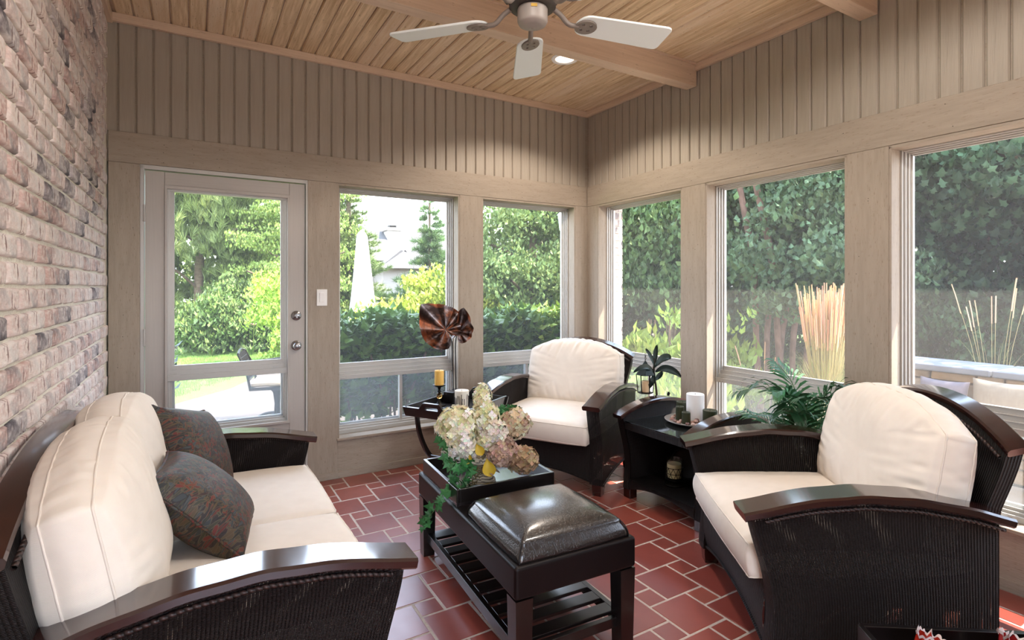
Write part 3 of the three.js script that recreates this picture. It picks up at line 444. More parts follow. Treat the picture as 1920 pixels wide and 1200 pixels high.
{ const t = thing('serving_tray', 'square black wooden serving tray on the far end of the leather bench', 'tray', [-1.885, .4075, 1.825], -.06);
  const x = .243, za = -.49, zb = -.03; mesh('tray_base', span(-x, x, 0, .014, za, zb, 'x'), phy({ map: woodTex(C(24, 20, 22), C(58, 52, 54), .3, 3, 20, .6, .5, .3), roughness: .2, clearcoat: .7, clearcoatRoughness: .12 }), t);
  for (const s of [-1, 1]) mesh('tray_side', span(s * (x - .008) - .008, s * (x - .008) + .008, 0, .072, za, zb, 'z', .003), M.black, t);
  for (const z of [za + .008, zb - .008]) mesh('tray_side', span(-x + .016, x - .016, 0, .072, z - .008, z + .008, 'x', .003), M.black, t);
}
// ---------------------------------------------------------------- wicker side table with a glass top
{ const t = thing('wicker_side_table', 'dark wicker side table with glass top between the two armchairs', 'side table', [-.47, 0, 1.575], -Math.PI / 2);
  const hw = .315, hz = .30;   // local x across (world z), local z to the front (world -x)
  const topY = z => .598 - .07 * Math.pow(clamp((z + .02) / .33, -1.2, 1.2), 2), zF = y => .235 + .012 * sst(.2, .04, y) + .06 * Math.pow(sst(.2, .54, y), 1.4), yB = z => .07 + .04 * (1 - Math.pow(clamp(z / .25, -1, 1), 2));
  for (const s of [-1, 1]) {
    const xo = s * (hw - .006), xi = s * (hw - .06);
    const pan = x => surf((u, v) => { const z0 = lerp(-.27, .3, u), y = lerp(yB(z0), topY(z0) - .01, v); return [x, y, lerp(-.27, zF(y), u)]; }, 20, 12, .56, .5);
    mesh('side_panel', [pan(xo), pan(xi), surf((u, v) => { const y = lerp(.06, .515, v); return [lerp(xo, xi, u), y, zF(y) + .004]; }, 3, 16, .054, .45)], M.wickerSolid, t);
    const P = curve([-.32, -.24, -.14, -.04, .06, .16, .25, .325].map(z => [s * (hw - .033), topY(z) + .004, z]), 28); mesh('top_rail', sweep(P, V(1, 0, 0), .082, .026), M.wood, t);
    for (const z of [-.235, .215]) mesh('leg', span(s * (hw - .033) - .03, s * (hw - .033) + .03, 0, .08, z - .03, z + .03, 'y', .004), M.wood, t);
  }
  const iw = hw - .06; mesh('back_panel', surf((u, v) => [lerp(-iw, iw, u), lerp(.08, .5, v), -.255], 10, 10, 2 * iw, .42), M.wickerSolid, t);
  mesh('lower_shelf', [surf((u, v) => [lerp(-iw, iw, u), .125, lerp(.25, -.255, v)], 8, 8, 2 * iw, .5), surf((u, v) => { const x = lerp(-iw, iw, u); return [x, lerp(.06 + .045 * (1 - Math.pow(x / iw, 2)), .125, v), .245 + .008 * Math.sin(v * 3.14)]; }, 24, 6, 2 * iw, .07)], M.wickerSolid, t);
  mesh('woven_top', [surf((u, v) => [lerp(-iw, iw, u), .49, lerp(.285, -.255, v)], 8, 8, 2 * iw, .5), surf((u, v) => [lerp(-iw, iw, u), lerp(.45, .492, v), .286], 12, 2, 2 * iw, .045)], M.wickerSolid, t);
  mesh('glass_top', new RoundedBoxGeometry(2 * iw - .004, .007, .545, 1, .002).translate(0, .497, .016), phy({ color: 0xe8f2f0, transmission: 1, thickness: .007, roughness: .03, ior: 1.5 }), t);
}
// ---------------------------------------------------------------- butler's tray table
{ const ang = Math.atan2(.52, .854);   // long axis runs along (.854, -.52)
  const t = thing('tray_table', 'dark wood butler tray table with cut-out handles in front of the window post', 'tray table', [-1.60, 0, .666], ang);
  const L = .27, W = .195, Y = .553;   // local x along the tray
  mesh('tray_base', span(-L, L, Y - .014, Y, -W, W), M.black, t);
  for (const s of [-1, 1]) mesh('long_side', planar(new RoundedBoxGeometry(L * 2 + .03, .056, .014, 1, .004).rotateX(s * .22).translate(0, Y + .02, s * (W + .002)), 'x'), M.black, t);
  for (const s of [-1, 1]) {
    const S = new THREE.Shape(); S.moveTo(-W - .012, 0); S.lineTo(-W - .024, .054); S.lineTo(-.10, .054); S.bezierCurveTo(-.08, .056, -.075, .092, -.052, .094); S.lineTo(.052, .094); S.bezierCurveTo(.075, .092, .08, .056, .10, .054); S.lineTo(W + .024, .054); S.lineTo(W + .012, 0); S.closePath();
    const h = new THREE.Path(); h.moveTo(-.045, .05); h.lineTo(.045, .05); h.quadraticCurveTo(.055, .062, .045, .072); h.lineTo(-.045, .072); h.quadraticCurveTo(-.055, .062, -.045, .05); S.holes.push(h);
    const g = new THREE.ExtrudeGeometry(S, { depth: .012, bevelEnabled: true, bevelSize: .002, bevelThickness: .002, bevelSegments: 1, curveSegments: 8 }); g.translate(0, 0, -.006); g.rotateY(Math.PI / 2); g.rotateZ(-s * .2); g.translate(s * (L + .004), Y - .012, 0); mesh('handle_end', planar(g, 'z'), M.black, t);
  }
  for (const s of [-1, 1]) for (const e of [-1, 1]) {   // curved folding legs crossing under the tray
    const P = curve([[e * (L - .05), Y - .02, s * (W - .03)], [e * (L - .075), .42, s * (W - .03)], [e * (L - .16), .27, s * (W - .03)], [-e * .02, .15, s * (W - .03 - (e > 0 ? .022 : 0))], [-e * (L - .06), 0.004, s * (W - .03 - (e > 0 ? .022 : 0))]], 18); mesh('leg', sweep(P, V(0, 0, 1), .02, .034), M.black, t); }
  mesh('stretcher', [bar([-.1, .245, -W + .03], [-.1, .245, W - .03], .009), bar([.1, .245, -W + .03], [.1, .245, W - .03], .009)], M.black, t);
}
// ---------------------------------------------------------------- things on the butler's tray
const wax = (c, em = 0) => phy({ color: c, roughness: .45, transmission: 0, sheen: .2, ...(em ? {} : {}) });
M.waxIvory = wax(0xf2ead9); M.waxWhite = wax(0xf1efee); M.waxAmber = wax(0xe9b85c); M.waxGreen = std({ color: 0x2b3019, roughness: .42 });
function candleGeo(r, h, dip = .006) { return lathe([[0, 0], [r * .97, 0], [r, .004], [r, h - .004], [r * .96, h], [r * .82, h - .002], [r * .6, h - dip], [0, h - dip]], 28); }
function candle(name, label, pos, r, h, mat, grp) { const t = thing(name, label, 'candle', pos, rnd() * 6, grp); mesh('wax', candleGeo(r, h), mat, t); mesh('wick', bar([0, h - .007, 0], [.001, h + .004, .001], .0012, .001, 5), M.iron, t); return t; }
const TRAY = -Math.PI / 180 * -31.3;
{ const t = thing('candlestick', 'turned iron candlestick with an amber glass ball on the tray table', 'candlestick', [-1.682, .554, .546]);
  mesh('stem', lathe([[0, 0], [.04, 0], [.042, .006], [.02, .014], [.01, .03], [.008, .045]], 24).translate(0, 0, 0), M.iron, t);
  mesh('glass_ball', new THREE.SphereGeometry(.02, 20, 14).scale(1, 1.15, 1).translate(0, .066, 0), phy({ color: 0xd9a860, transmission: 1, thickness: .03, roughness: .05, ior: 1.45 }), t);
  mesh('cup', lathe([[.008, .086], [.012, .092], [.007, .105], [.012, .122], [.04, .132], [.043, .138], [.038, .137], [0, .134]], 24), M.iron, t);
  candle('pillar_candle', 'amber pillar candle standing on the iron candlestick', [-1.682, .6895, .546], .031, .098, M.waxAmber);
  const c = candle('twig_candle', 'ivory pillar candle wrapped in upright dark twigs on the tray table', [-1.561, .554, .64], .047, .105, M.waxIvory);
  for (let k = 0; k < 22; k++) { const a = k / 22 * 6.283 + rr(-.08, .08), r = .0475, h = rr(.055, .085); mesh('twig', tube([[Math.cos(a) * r, .003, Math.sin(a) * r], [Math.cos(a + .04) * r, h * .5, Math.sin(a + .04) * r], [Math.cos(a + rr(-.08, .08)) * r, h, Math.sin(a + rr(-.08, .08)) * r]], rr(.0018, .003), 6, 5), M.iron, c); }
}
M.wire = std({ color: 0x0e0b0a, roughness: .6 });
{ const t = thing('leaf_sculpture', 'copper sculpture of two big veined leaves on wire stems and a black block', 'sculpture', [-1.532, .554, .461], 0);
  mesh('block', planar(new RoundedBoxGeometry(.15, .072, .08, 1, .003).translate(0, .036, 0).rotateY(TRAY), 'x'), M.black, t);
  const cop = std({ map: tex(128, 512, .2, .5, (u, v) => { const n = fbm(u, v, 4, 14, 5), m = fbm(u, v, 8, 30, 4), rib = 1 - Math.abs(((v * 9) % 1) - .5) * 2; let c = mixc(C(44, 30, 28), C(150, 84, 54), sst(.35, .75, n)); return mixc(c, C(176, 172, 178), .75 * sst(.45, .9, .6 * m + .45 * rib)); }), metalness: .7, roughness: .34 });
  const leaf = (size, wide, fold) => { const f = (s, q, side) => { const th = (q - .5) * 2 * Math.PI * .985, a = Math.abs(th);   // th = 0 points to the tip
      const R = size * (a < .35 ? lerp(1, .78, a / .35) : a < .8 ? lerp(.78, .645, (a - .35) / .45) : a < 1.6 ? lerp(.645, .54, (a - .8) / .8) : a < 2.5 ? lerp(.54, .52, (a - 1.6) / .9) : lerp(.52, .1, Math.pow(sst(2.5, 3.2, a), 1.3))) , r = R * s, nv = 9, ph = ((th + Math.PI) / (2 * Math.PI)) * nv, vein = Math.abs((ph % 1) - .5) * 2;
      return [r * Math.sin(th) * wide, r * Math.cos(th), .05 * size * s * (1 - vein) * 2.3 - fold * Math.pow(Math.abs(Math.sin(th)) * s, 1.5) * size + side]; };
    const A = surf((s, q) => f(.02 + .98 * s, q, 0), 12, 104, .2, .5), B = surf((s, q) => f(.02 + .98 * s, 1 - q, -.0025), 12, 104, .2, .5); return merge([A, B]); };
  const put = (g, x, y, z, roll, ty, tx) => g.rotateZ(roll).rotateX(tx).rotateY(-.536 + ty).translate(x * .8599 + z * .0, y, x * .5105 + z);
  const k = .0037, at = (u, v) => [(u - 846) * k, (760 - v) * k];
  const [ax, ay] = at(829, 628), [bx, by] = at(858, 630);
  mesh('leaf', put(leaf(.245, 1.12, .16), ax, ay, 0, .76, .12, -.1), cop, t); mesh('leaf', put(leaf(.175, 1.0, .2), bx, by, -.035, -.35, -.5, .05), cop, t);
  const st = (x, y, z) => [x * .8599, y, x * .5105 + z]; mesh('stem', tube([st(-.01, .07, 0), st(-.014, .25, 0), st(-.02, .42, -.006), st(ax, ay - .01, -.012)], .004, 20, 6), M.wire, t);
  mesh('stem', tube([st(.018, .07, -.02), st(.016, .25, -.02), st(.02, .40, -.03), st(.035, .455, -.04), st(bx, by - .02, -.045)], .004, 20, 6), M.wire, t);
}
// ---------------------------------------------------------------- hydrangea arrangement on the serving tray
{ const t = thing('flower_arrangement', 'arrangement of cream and tan hydrangea heads with trailing ivy in a carved stone urn', 'flower arrangement', [-1.925, .4217, 1.625], -30.7 * Math.PI / 180);
  const k = .0025, L = (u, v, z = 0) => [(u - 900) * k, (912 - v) * k, z];
  const stone = std({ map: tex(256, 128, .25, .12, (u, v) => { const w = Math.sin((v + .12 * fbm(u, v, 4, 4, 3)) * 75); return mixc(C(176, 166, 146), C(70, 64, 56), sst(.2, .9, w)); }), roughness: .75 });
  { const g = lathe([[0, 0], [.058, 0], [.066, .01], [.062, .026], [.045, .038], [.034, .048], [.04, .062], [.056, .085], [.066, .105], [.07, .11], [.064, .112], [.05, .10], [0, .09]], 36), uv = g.attributes.uv, p = g.attributes.position; for (let i = 0; i < uv.count; i++) uv.setXY(i, uv.getX(i) * .4, p.getY(i)); mesh('urn', g, stone, t); }
  const mats = { petal: phy({ vertexColors: true, roughness: .75, transmission: .25, thickness: 0, side: THREE.DoubleSide }), leaf: phy({ vertexColors: true, roughness: .5, side: THREE.DoubleSide }) };
  const floret = (s, c) => { const a = []; for (let q = 0; q < 4; q++) { const P = [[0, 0, 0], [-.42, .5, .16], [0, .55, .04], [.42, .5, .16], [0, 1, .2]].map(v => V(v[0] * s, v[1] * s, v[2] * s)); const g = new THREE.BufferGeometry().setFromPoints([P[0], P[2], P[1], P[0], P[3], P[2], P[2], P[4], P[1], P[2], P[3], P[4]]); g.computeVertexNormals(); tint(g, c.map(x => x * rr(.86, 1.1))); a.push(g.rotateZ(q * 1.571 + rr(-.1, .1))); } const m = merge(a); return m; };
  const head = (u, v, z, rx, ry, rz, cols, n, label, s = .0205) => { rx *= .95; ry *= .98; n = Math.round(n * 1.1); const g = [], c = L(u, v, z); for (let i = 0; i < n; i++) { const y = 1 - 2 * (i + .5) / n, r = Math.sqrt(1 - y * y), a = i * 2.39996, d = V(r * Math.cos(a), y, r * Math.sin(a)), sc = rr(.78, 1.12), col = cols[Math.floor(rnd() * cols.length)];
      const f = floret(s * rr(.85, 1.2), col); f.applyQuaternion(new THREE.Quaternion().setFromUnitVectors(V(0, 0, 1), V(d.x / rx, d.y / ry, d.z / rz).normalize().add(V(rr(-.3, .3), rr(-.3, .3), rr(-.3, .3))).normalize())); g.push(f.translate(c[0] + d.x * rx * sc, c[1] + d.y * ry * sc, c[2] + d.z * rz * sc)); }
    mesh('hydrangea_head', merge(g), mats.petal, t, { label }); };
  const cream = [[.80, .74, .52], [.86, .82, .66], [.70, .64, .38], [.90, .88, .80], [.62, .60, .34]], tan = [[.58, .44, .30], [.66, .52, .36], [.50, .36, .24], [.62, .55, .38]], brown = [[.38, .24, .13], [.46, .30, .17], [.34, .20, .12], [.50, .38, .22]], pink = [[.52, .34, .26], [.58, .42, .32], [.44, .28, .20]];
  head(856, 800, .06, .095, .092, .085, cream, 230, 'broad cream hydrangea head'); head(862, 830, .07, .08, .07, .07, [[.84, .82, .76], [.74, .70, .58], [.68, .66, .60]], 150, 'white hydrangea head');
  head(905, 792, .0, .072, .082, .07, cream, 170, 'cream hydrangea head'); head(900, 752, -.01, .045, .062, .045, cream, 90, 'pointed tip of cream hydrangea', .012); head(924, 810, .05, .06, .055, .055, [[.80, .74, .66], [.74, .66, .54]], 100, 'pale pink-cream hydrangea head');
  head(963, 800, .0, .068, .066, .06, [...tan, [.66, .62, .42]], 120, 'tan hydrangea head'); head(938, 846, .05, .075, .062, .06, pink, 130, 'dusty pink hydrangea head'); head(975, 862, .04, .075, .056, .06, brown, 130, 'dried brown hydrangea head'); head(908, 824, .06, .05, .04, .04, cream, 50, 'small cream hydrangea head');
  const ivyLeaf = (s, c) => { const P = [[0, 0], [.42, -.16], [.34, .16], [.62, .34], [.24, .44], [0, 1], [-.24, .44], [-.62, .34], [-.34, .16], [-.42, -.16]].map(p => V(p[0] * s, p[1] * s, .12 * s * Math.abs(p[0]) - .1 * s * p[1] * p[1])), ctr = V(0, .3 * s, .05 * s), q = []; for (let i = 0; i < 10; i++) q.push(ctr, P[i], P[(i + 1) % 10]); const g = new THREE.BufferGeometry().setFromPoints(q); g.computeVertexNormals(); return tint(g, c); };
  const green = () => { const f = rr(.6, 1.25); return [.035 * f, .16 * f, .045 * f]; };
  const leafAt = (p, s, c = green()) => mesh('ivy_leaf', ivyLeaf(s, c).rotateX(rr(-.9, .5)).rotateZ(rr(1.6, 4.7)).rotateY(rr(-.7, .7)).translate(...p), mats.leaf, t);
  const vines = [[[880, 860, .07], [862, 872, .11], [848, 888, .14], [838, 905, .16], [826, 925, .175], [812, 945, .185], [800, 957, .19]], [[865, 850, .08], [845, 832, .11], [832, 818, .11], [828, 808, .1]], [[885, 870, .07], [868, 890, .12], [862, 910, .14]], [[870, 860, .09], [850, 858, .13], [836, 848, .13]], [[930, 790, -.04], [945, 778, -.06], [962, 776, -.07]]];
  vines.forEach((P, vi) => { const q = P.map(p => L(...p)); mesh('ivy_stem', tube(q, .0016, 24, 5), std({ color: 0x55603a, roughness: .7 }), t); const c = new THREE.CatmullRomCurve3(q.map(p => V(...p))); const n = [32, 16, 18, 18, 16][vi]; for (let i = 0; i < n; i++) { const p = c.getPoint(i / (n - 1)); leafAt([p.x + rr(-.016, .016), p.y + rr(-.012, .016), p.z + rr(-.01, .02)], rr(.029, .048)); } });
  const yl = (u, v, z, s, roll) => { const g = surf((a, b) => { const w = Math.sin(Math.PI * Math.pow(b, .75)) * .36 * s; return [(a - .5) * 2 * w, b * s - s * .5, .25 * s * Math.pow(a - .5, 2) * 2 + .1 * s * Math.sin(b * 3)]; }, 6, 10); tint(g, [.52, .36, .03]); mesh('yellow_leaf', g.rotateZ(roll).translate(...L(u, v, z)), mats.leaf, t, { label: 'curled yellow leaf' }); };
  yl(915, 868, .1, .085, .25); yl(898, 836, .1, .06, .5); yl(872, 852, .09, .07, 1.2);
  for (let i = 0; i < 16; i++) { const a = rr(0, 6.28), r = rr(.02, .07); const g = surf((p, q) => { const w = Math.sin(Math.PI * q) * .011; return [(p - .5) * 2 * w, q * .07, .02 * q * q]; }, 2, 6); tint(g, [.18, .17, .10].map(x => x * rr(.7, 1.3))); mesh('dried_leaf', g.rotateX(rr(.5, 2)).rotateY(a).translate(Math.sin(a) * r, rr(.085, .12), Math.cos(a) * r), mats.leaf, t); }
  const sd = []; for (let i = 0; i < 70; i++) sd.push(new THREE.IcosahedronGeometry(.0035, 0).translate(...L(898 + rr(-10, 8) - i * .25, 872 + i * .55, .085 + rr(-.008, .008)))); mesh('seed_spray', sd, std({ color: 0x5d4f26, roughness: .7 }), t, { kind: 'stuff' });
}
// ---------------------------------------------------------------- things on and in the side table
const GT = .5015;
{ const p = thing('candle_plate', 'round grey plate on the glass side table carrying candles and pebbles', 'plate', [-.425, GT, 1.575]); mesh('plate', lathe([[0, 0], [.10, 0], [.15, .008], [.172, .018], [.174, .021], [.168, .021], [.145, .012], [.10, .006], [0, .006]], 44), std({ color: 0x8d8a86, roughness: .35 }), p);
  const y = GT + .0065;
  candle('pillar_candle', 'tall white pillar candle at the middle of the plate on the side table', [-.385, y, 1.555], .054, .165, M.waxWhite);
  const G = (label, x, z, r, h) => candle('green_candle', label, [x, y, z], r, h, M.waxGreen, 'short dark green pillar candles on the plate');
  G('dark green candle at the back of the plate, behind the slim ones', -.385, 1.455, .040, .098); G('slim dark green candle in front of the thick back one, taller of the two slim', -.475, 1.512, .0255, .088); G('lowest and slimmest dark green candle at the plate\'s front edge', -.50, 1.583, .026, .07); G('thick dark green candle at the end of the plate nearest the camera chair', -.385, 1.666, .043, .085);
  G('dark green candle mostly hidden behind the tall white candle', -.315, 1.54, .016, .10);
  const pm = [0x9a7468, 0x7b5a50, 0xb08f84, 0x6b4a44, 0xc0a59b].map(c => std({ color: c, roughness: .4 })), pg = [0, 1, 2].map(i => disp(new THREE.IcosahedronGeometry(.013, 2), (a, b, c) => { const q = 1 + .35 * (n3(a * 90 + i * 9, b * 90, c * 90) - .5); return [a * q * 1.25, b * q * .72, c * q]; }));
  let pi = 0; for (const [x, z, up] of [[-.52, 1.49, 0], [-.535, 1.53, 0], [-.545, 1.565, 0], [-.53, 1.62, 0], [-.51, 1.645, 0], [-.49, 1.625, 0], [-.465, 1.64, 0], [-.47, 1.605, 0], [-.44, 1.62, 0], [-.50, 1.665, 0], [-.455, 1.67, 0], [-.47, 1.56, 0], [-.50, 1.545, 0], [-.445, 1.49, 0], [-.47, 1.45, 0], [-.43, 1.44, 0], [-.445, 1.55, 0], [-.48, 1.64, .016], [-.455, 1.625, .016]]) { const m = mesh('pebble', pg[pi % 3], pm[pi % 5], scene, { label: 'polished brown pebble scattered among the candles on the plate', category: 'pebble', group: 'polished pebbles on the candle plate' }); m.position.set(x, GT + .0145 + up, z); m.rotation.y = rnd() * 6; pi++; }
}
{ const b = thing('round_pan', 'black iron round pan standing upright on the lower shelf behind the jar candle', 'pan', [-.40, .2235, 1.50], -Math.PI / 2 + .25);
  mesh('pan', lathe([[0, 0], [.08, 0], [.094, .016], [.098, .018], [.088, .004], [0, -.004]], 36).rotateX(Math.PI / 2 - .16), M.iron, b);
  const j = thing('jar_candle', 'pale candle in a glass jar with black wire cage on the lower shelf', 'candle', [-.545, .126, 1.53]);
  mesh('foot', lathe([[0, 0], [.06, 0], [.058, .012], [.02, .018], [.018, .03], [.05, .034], [.05, .038], [0, .038]], 28), M.iron, j);
  mesh('glass_jar', lathe([[0, .039], [.044, .039], [.046, .044], [.048, .16], [.0455, .16], [.0435, .046], [0, .044]], 32), M.glass, j); mesh('wax', candleGeo(.0425, .085, .004).translate(0, .047, 0), wax(0xd9d3a2), j);
  for (let k = 0; k < 10; k++) { const a = k / 10 * 6.283, r = .0505, q = a + .314 * 2; for (const [p, e] of [[a, q], [q, a]]) mesh('wire', tube([0, .5, 1].map(s => { const m = lerp(p, e, s); return [Math.cos(m) * r, .04 + .07 * s, Math.sin(m) * r]; }), .0016, 6, 5), M.iron, j); }
  for (const y of [.04, .075, .11]) mesh('wire_ring', new THREE.TorusGeometry(.0505, .0018, 5, 30).rotateX(Math.PI / 2).translate(0, y, 0), M.iron, j);
}
{ // iron plant that carries a hanging lantern
  const t = thing('plant_stand_lantern', 'dark green metal plant with strap leaves on a pedestal, holding a hanging lantern', 'plant stand', [-.30, 0, 1.15], -30.7 * Math.PI / 180), k = .00372, L = (u, v, z = 0) => [(u - 1233) * k, .57 + (745 - v) * k, z];
  mesh('pedestal', lathe([[0, 0], [.062, 0], [.06, .012], [.02, .03], [.014, .1], [.014, .48], [.03, .53], [.05, .55], [.052, .562], [.03, .566], [0, .568]], 24), M.iron, t);
  mesh('stem', tube([L(1233, 747), L(1231, 725), L(1228, 705), L(1227, 690), L(1228, 672)], .0075, 18, 7), std({ color: 0x3a2f26, roughness: .6, metalness: .3 }), t);
  const lm = std({ color: 0x25332f, roughness: .38, metalness: .25, side: THREE.DoubleSide });
  const leaf = (pts, w, roll = 0) => { const q = curve(pts.map(p => L(...p)), 14), A = surf((s, b) => { const i = Math.round(b * 14), p = q[i], T = q[Math.min(14, i + 1)].clone().sub(q[Math.max(0, i - 1)]).normalize(), side = T.clone().cross(V(Math.sin(roll), .15, Math.cos(roll))).normalize(), ww = w * Math.pow(Math.sin(Math.PI * clamp(b * .96 + .02, 0, 1)), .7), f = (s - .5) * 2; return [p.x + side.x * f * ww, p.y + side.y * f * ww - .0 + .012 * f * f, p.z + side.z * f * ww + .01 * f * f]; }, 4, 14, .1, .3); mesh('strap_leaf', A, lm, t); };
  leaf([[1228, 685], [1229, 668], [1232, 648]], .017); leaf([[1227, 690, .02], [1222, 676, .02], [1216, 664, .01], [1211, 656, 0]], .018, .6); leaf([[1227, 700, .0], [1212, 689, .04], [1198, 690, .06], [1185, 697, .06]], .02, .8); leaf([[1229, 690], [1243, 676, -.02], [1255, 673, -.03], [1262, 675, -.04]], .026, 0); leaf([[1229, 698, .01], [1244, 692, .03], [1260, 697, .04], [1273, 706, .05]], .026, 0); leaf([[1229, 715], [1238, 708, -.02], [1246, 700, -.03]], .018); leaf([[1216, 735, -.02], [1222, 715, .03], [1226, 702, .01]], .018); leaf([[1255, 749, -.04], [1258, 743, -.05], [1260, 740, -.05]], .01);
  const l = thing('hanging_lantern', 'small black six-sided lantern with a candle, hung by a chain from the metal plant', 'lantern', [-.30 + (1211 - 1233) * k * .8599, 0, 1.15 + (1211 - 1233) * k * .5105], .3);
  const yb = .57 + (745 - 736) * k, yt = .57 + (745 - 702) * k, ya = .57 + (745 - 677) * k, r = .062, hex = (rad, y) => [...Array(6)].map((_, i) => [Math.cos(i * 1.0472) * rad, y, Math.sin(i * 1.0472) * rad]);
  const lo = hex(r * .82, yb), hi = hex(r, yt); mesh('cage', [...lo.map((p, i) => bar(p, hi[i], .0032, .0032, 5)), ...lo.map((p, i) => bar(p, lo[(i + 1) % 6], .0035, .0035, 5)), ...hi.map((p, i) => bar(p, hi[(i + 1) % 6], .0035, .0035, 5))], M.iron, l);
  mesh('roof', new THREE.CylinderGeometry(.006, r * 1.12, ya - yt, 6, 1).translate(0, (ya + yt) / 2, 0), std({ color: 0x1f2826, roughness: .5, metalness: .4, flatShading: true }), l); mesh('floor', new THREE.CylinderGeometry(r * .82, r * .82, .005, 6).translate(0, yb, 0), M.iron, l);
  mesh('candle', candleGeo(.024, .08).translate(0, yb + .003, 0), wax(0xd8b48a), l); for (let i = 0; i < 4; i++) mesh('chain_link', new THREE.TorusGeometry(.0075, .0018, 5, 12).scale(.75, 1, 1).rotateY(i * 1.57).translate(0, ya + .008 + i * .0125, 0), M.iron, l);
}
// ---------------------------------------------------------------- palm behind the near armchair
{ const t = thing('potted_palm', 'green feather-leaved palm in a dark pot behind the near armchair by the window', 'potted plant', [-.29, 0, 2.19]);
  mesh('pot', lathe([[0, 0], [.09, 0], [.105, .04], [.125, .22], [.13, .25], [.12, .25], [.112, .22], [0, .21]], 28), std({ color: 0x2a1f1a, roughness: .5 }), t); mesh('soil', new THREE.CylinderGeometry(.112, .112, .01, 24).translate(0, .215, 0), std({ color: 0x2a2018, roughness: 1 }), t);
  const pm = phy({ vertexColors: true, roughness: .42, side: THREE.DoubleSide, transmission: .12, thickness: 0 });
  for (let i = 0; i < 22; i++) {
    const a = i * 2.4 + .3, out = rr(.14, .30), top = rr(.52, .83) - out * .1, end = top + rr(-.10, .10), P = [[0, .2, 0], [Math.cos(a) * out * .25, .2 + (top - .2) * .6, Math.sin(a) * out * .25], [Math.cos(a) * out * .6, top, Math.sin(a) * out * .6], [Math.cos(a) * out, end, Math.sin(a) * out]], c = new THREE.CatmullRomCurve3(P.map(p => V(Math.max(-.36, Math.min(.12, p[0])), p[1], p[2]))), g = [tint(tube(c.getPoints(8), .0028, 14, 5), [.06, .15, .05])], f = rr(.65, 1.3);
    for (let q = 6; q <= 19; q++) for (const s of [-1, 1]) { const u = .42 + (q - 6) / 13 * .58, p = c.getPoint(u), T = c.getTangent(u), sd = T.clone().cross(V(0, 1, 0)).normalize().multiplyScalar(s), l = lerp(.165, .095, Math.abs(u - .65) * 2.4) * rr(.85, 1.1), d = sd.multiplyScalar(.8).addScaledVector(T, .75).normalize(), up = V(0, 1, 0), w = T.clone().cross(d).cross(d).normalize().multiplyScalar(.0075);
      const m1 = p.clone().addScaledVector(d, l * .4).addScaledVector(up, .008), tip = p.clone().addScaledVector(d, l).addScaledVector(up, -.035), m2 = p.clone().addScaledVector(d, l * .75).addScaledVector(up, -.006); const G = new THREE.BufferGeometry().setFromPoints([p, m1.clone().add(w), m1.clone().sub(w), m1.clone().add(w), m2.clone().addScaledVector(w, .8), m1.clone().sub(w), m2.clone().addScaledVector(w, .8), m2.clone().addScaledVector(w, -.8), m1.clone().sub(w), m2.clone().addScaledVector(w, .8), tip, m2.clone().addScaledVector(w, -.8)]); G.computeVertexNormals(); const v = f * rr(.8, 1.2); g.push(tint(G, [.03 * v, .135 * v, .05 * v])); }
    mesh('frond', merge(g), pm, t);
  }
}
// ---------------------------------------------------------------- dark box with red bundles at the near armchair's outer side
{ const a = -Math.atan2(.58, .815), c = [-1.30, 0, 3.36], t = thing('dark_box', 'open dark wooden box on the floor beside the near armchair', 'box', c, a);
  const w = .30, d = .17, h = .375; mesh('base', span(-w, w, 0, .29, -d, d), M.black, t); for (const s of [-1, 1]) { mesh('side', span(s * w - .008, s * w + .008, 0, h, -d, d, 'x', .002), M.black, t); mesh('side', span(-w, w, 0, h, s * d - .008, s * d + .008, 'x', .002), M.black, t); }
  const red = [0x9e2414, 0xb5501a, 0x8a1a1c].map(c => std({ color: c, roughness: .24, side: THREE.DoubleSide })), pale = std({ color: 0xd8c8c4, roughness: .3, side: THREE.DoubleSide });
  [[-.22, -.05, .9], [-.12, .06, 2], [0, -.07, .2], [.12, -.06, 1.2], [.23, .03, 2.6], [.02, .10, 3.3]].forEach(([x, z, r], i) => { const p = thing('wrapped_bundle', ['crumpled red and amber wrapped bundle at the left end of the dark box', 'red wrapped bundle second from the left end of the dark box', 'red wrapped bundle in the middle of the dark box', 'red wrapped bundle against the twig in the dark box', 'red and white wrapped bundle at the right end of the dark box', 'red bundle against the back side of the dark box'][i], 'bundle', [c[0] + x * .815 - z * .58, .306, c[2] + x * .58 + z * .815], a + r, 'red wrapped bundles in the dark box');
    const rim = a => .022 * (n3(Math.cos(a * 6.283) * 7 + i, Math.sin(a * 6.283) * 7, 3) - .5) + .004 * (Math.abs(((a * 21) % 1) - .5) * 2), crum = (a, t) => 1 + .5 * (n3(Math.cos(a * 6.283) * 2.5 + i * 3, Math.sin(a * 6.283) * 2 + t * 3, i) - .5), at = (a, t, o = 0) => { const r = (lerp(.016, .056, Math.pow(t, .8)) + o) * crum(a, t); return [Math.cos(a * 6.283) * r, .12 * t + rim(a) * t * t, Math.sin(a * 6.283) * r * .6]; }, lean = g => g.rotateZ(.35 * (i % 2 ? 1 : -1)).rotateX(.2);
    mesh('wrapper', lean(surf((a, t) => at(a, t * .94), 36, 8)), red[i % 3], p); mesh('frill', lean(surf((a, t) => at(a, .935 + t * .06, .001 + .004 * t), 72, 1)), pale, p);
  });
  const tw = thing('bare_twig', 'bare grey twig sticking out of the dark box', 'twig', [c[0], 0, c[2]], a); mesh('branch', tube([[-.02, .30, -.14], [.03, .345, -.07], [.09, .37, .02], [.14, .40, .10]], .0075, 16, 7), std({ color: 0x6b6360, roughness: .8 }), tw);
}
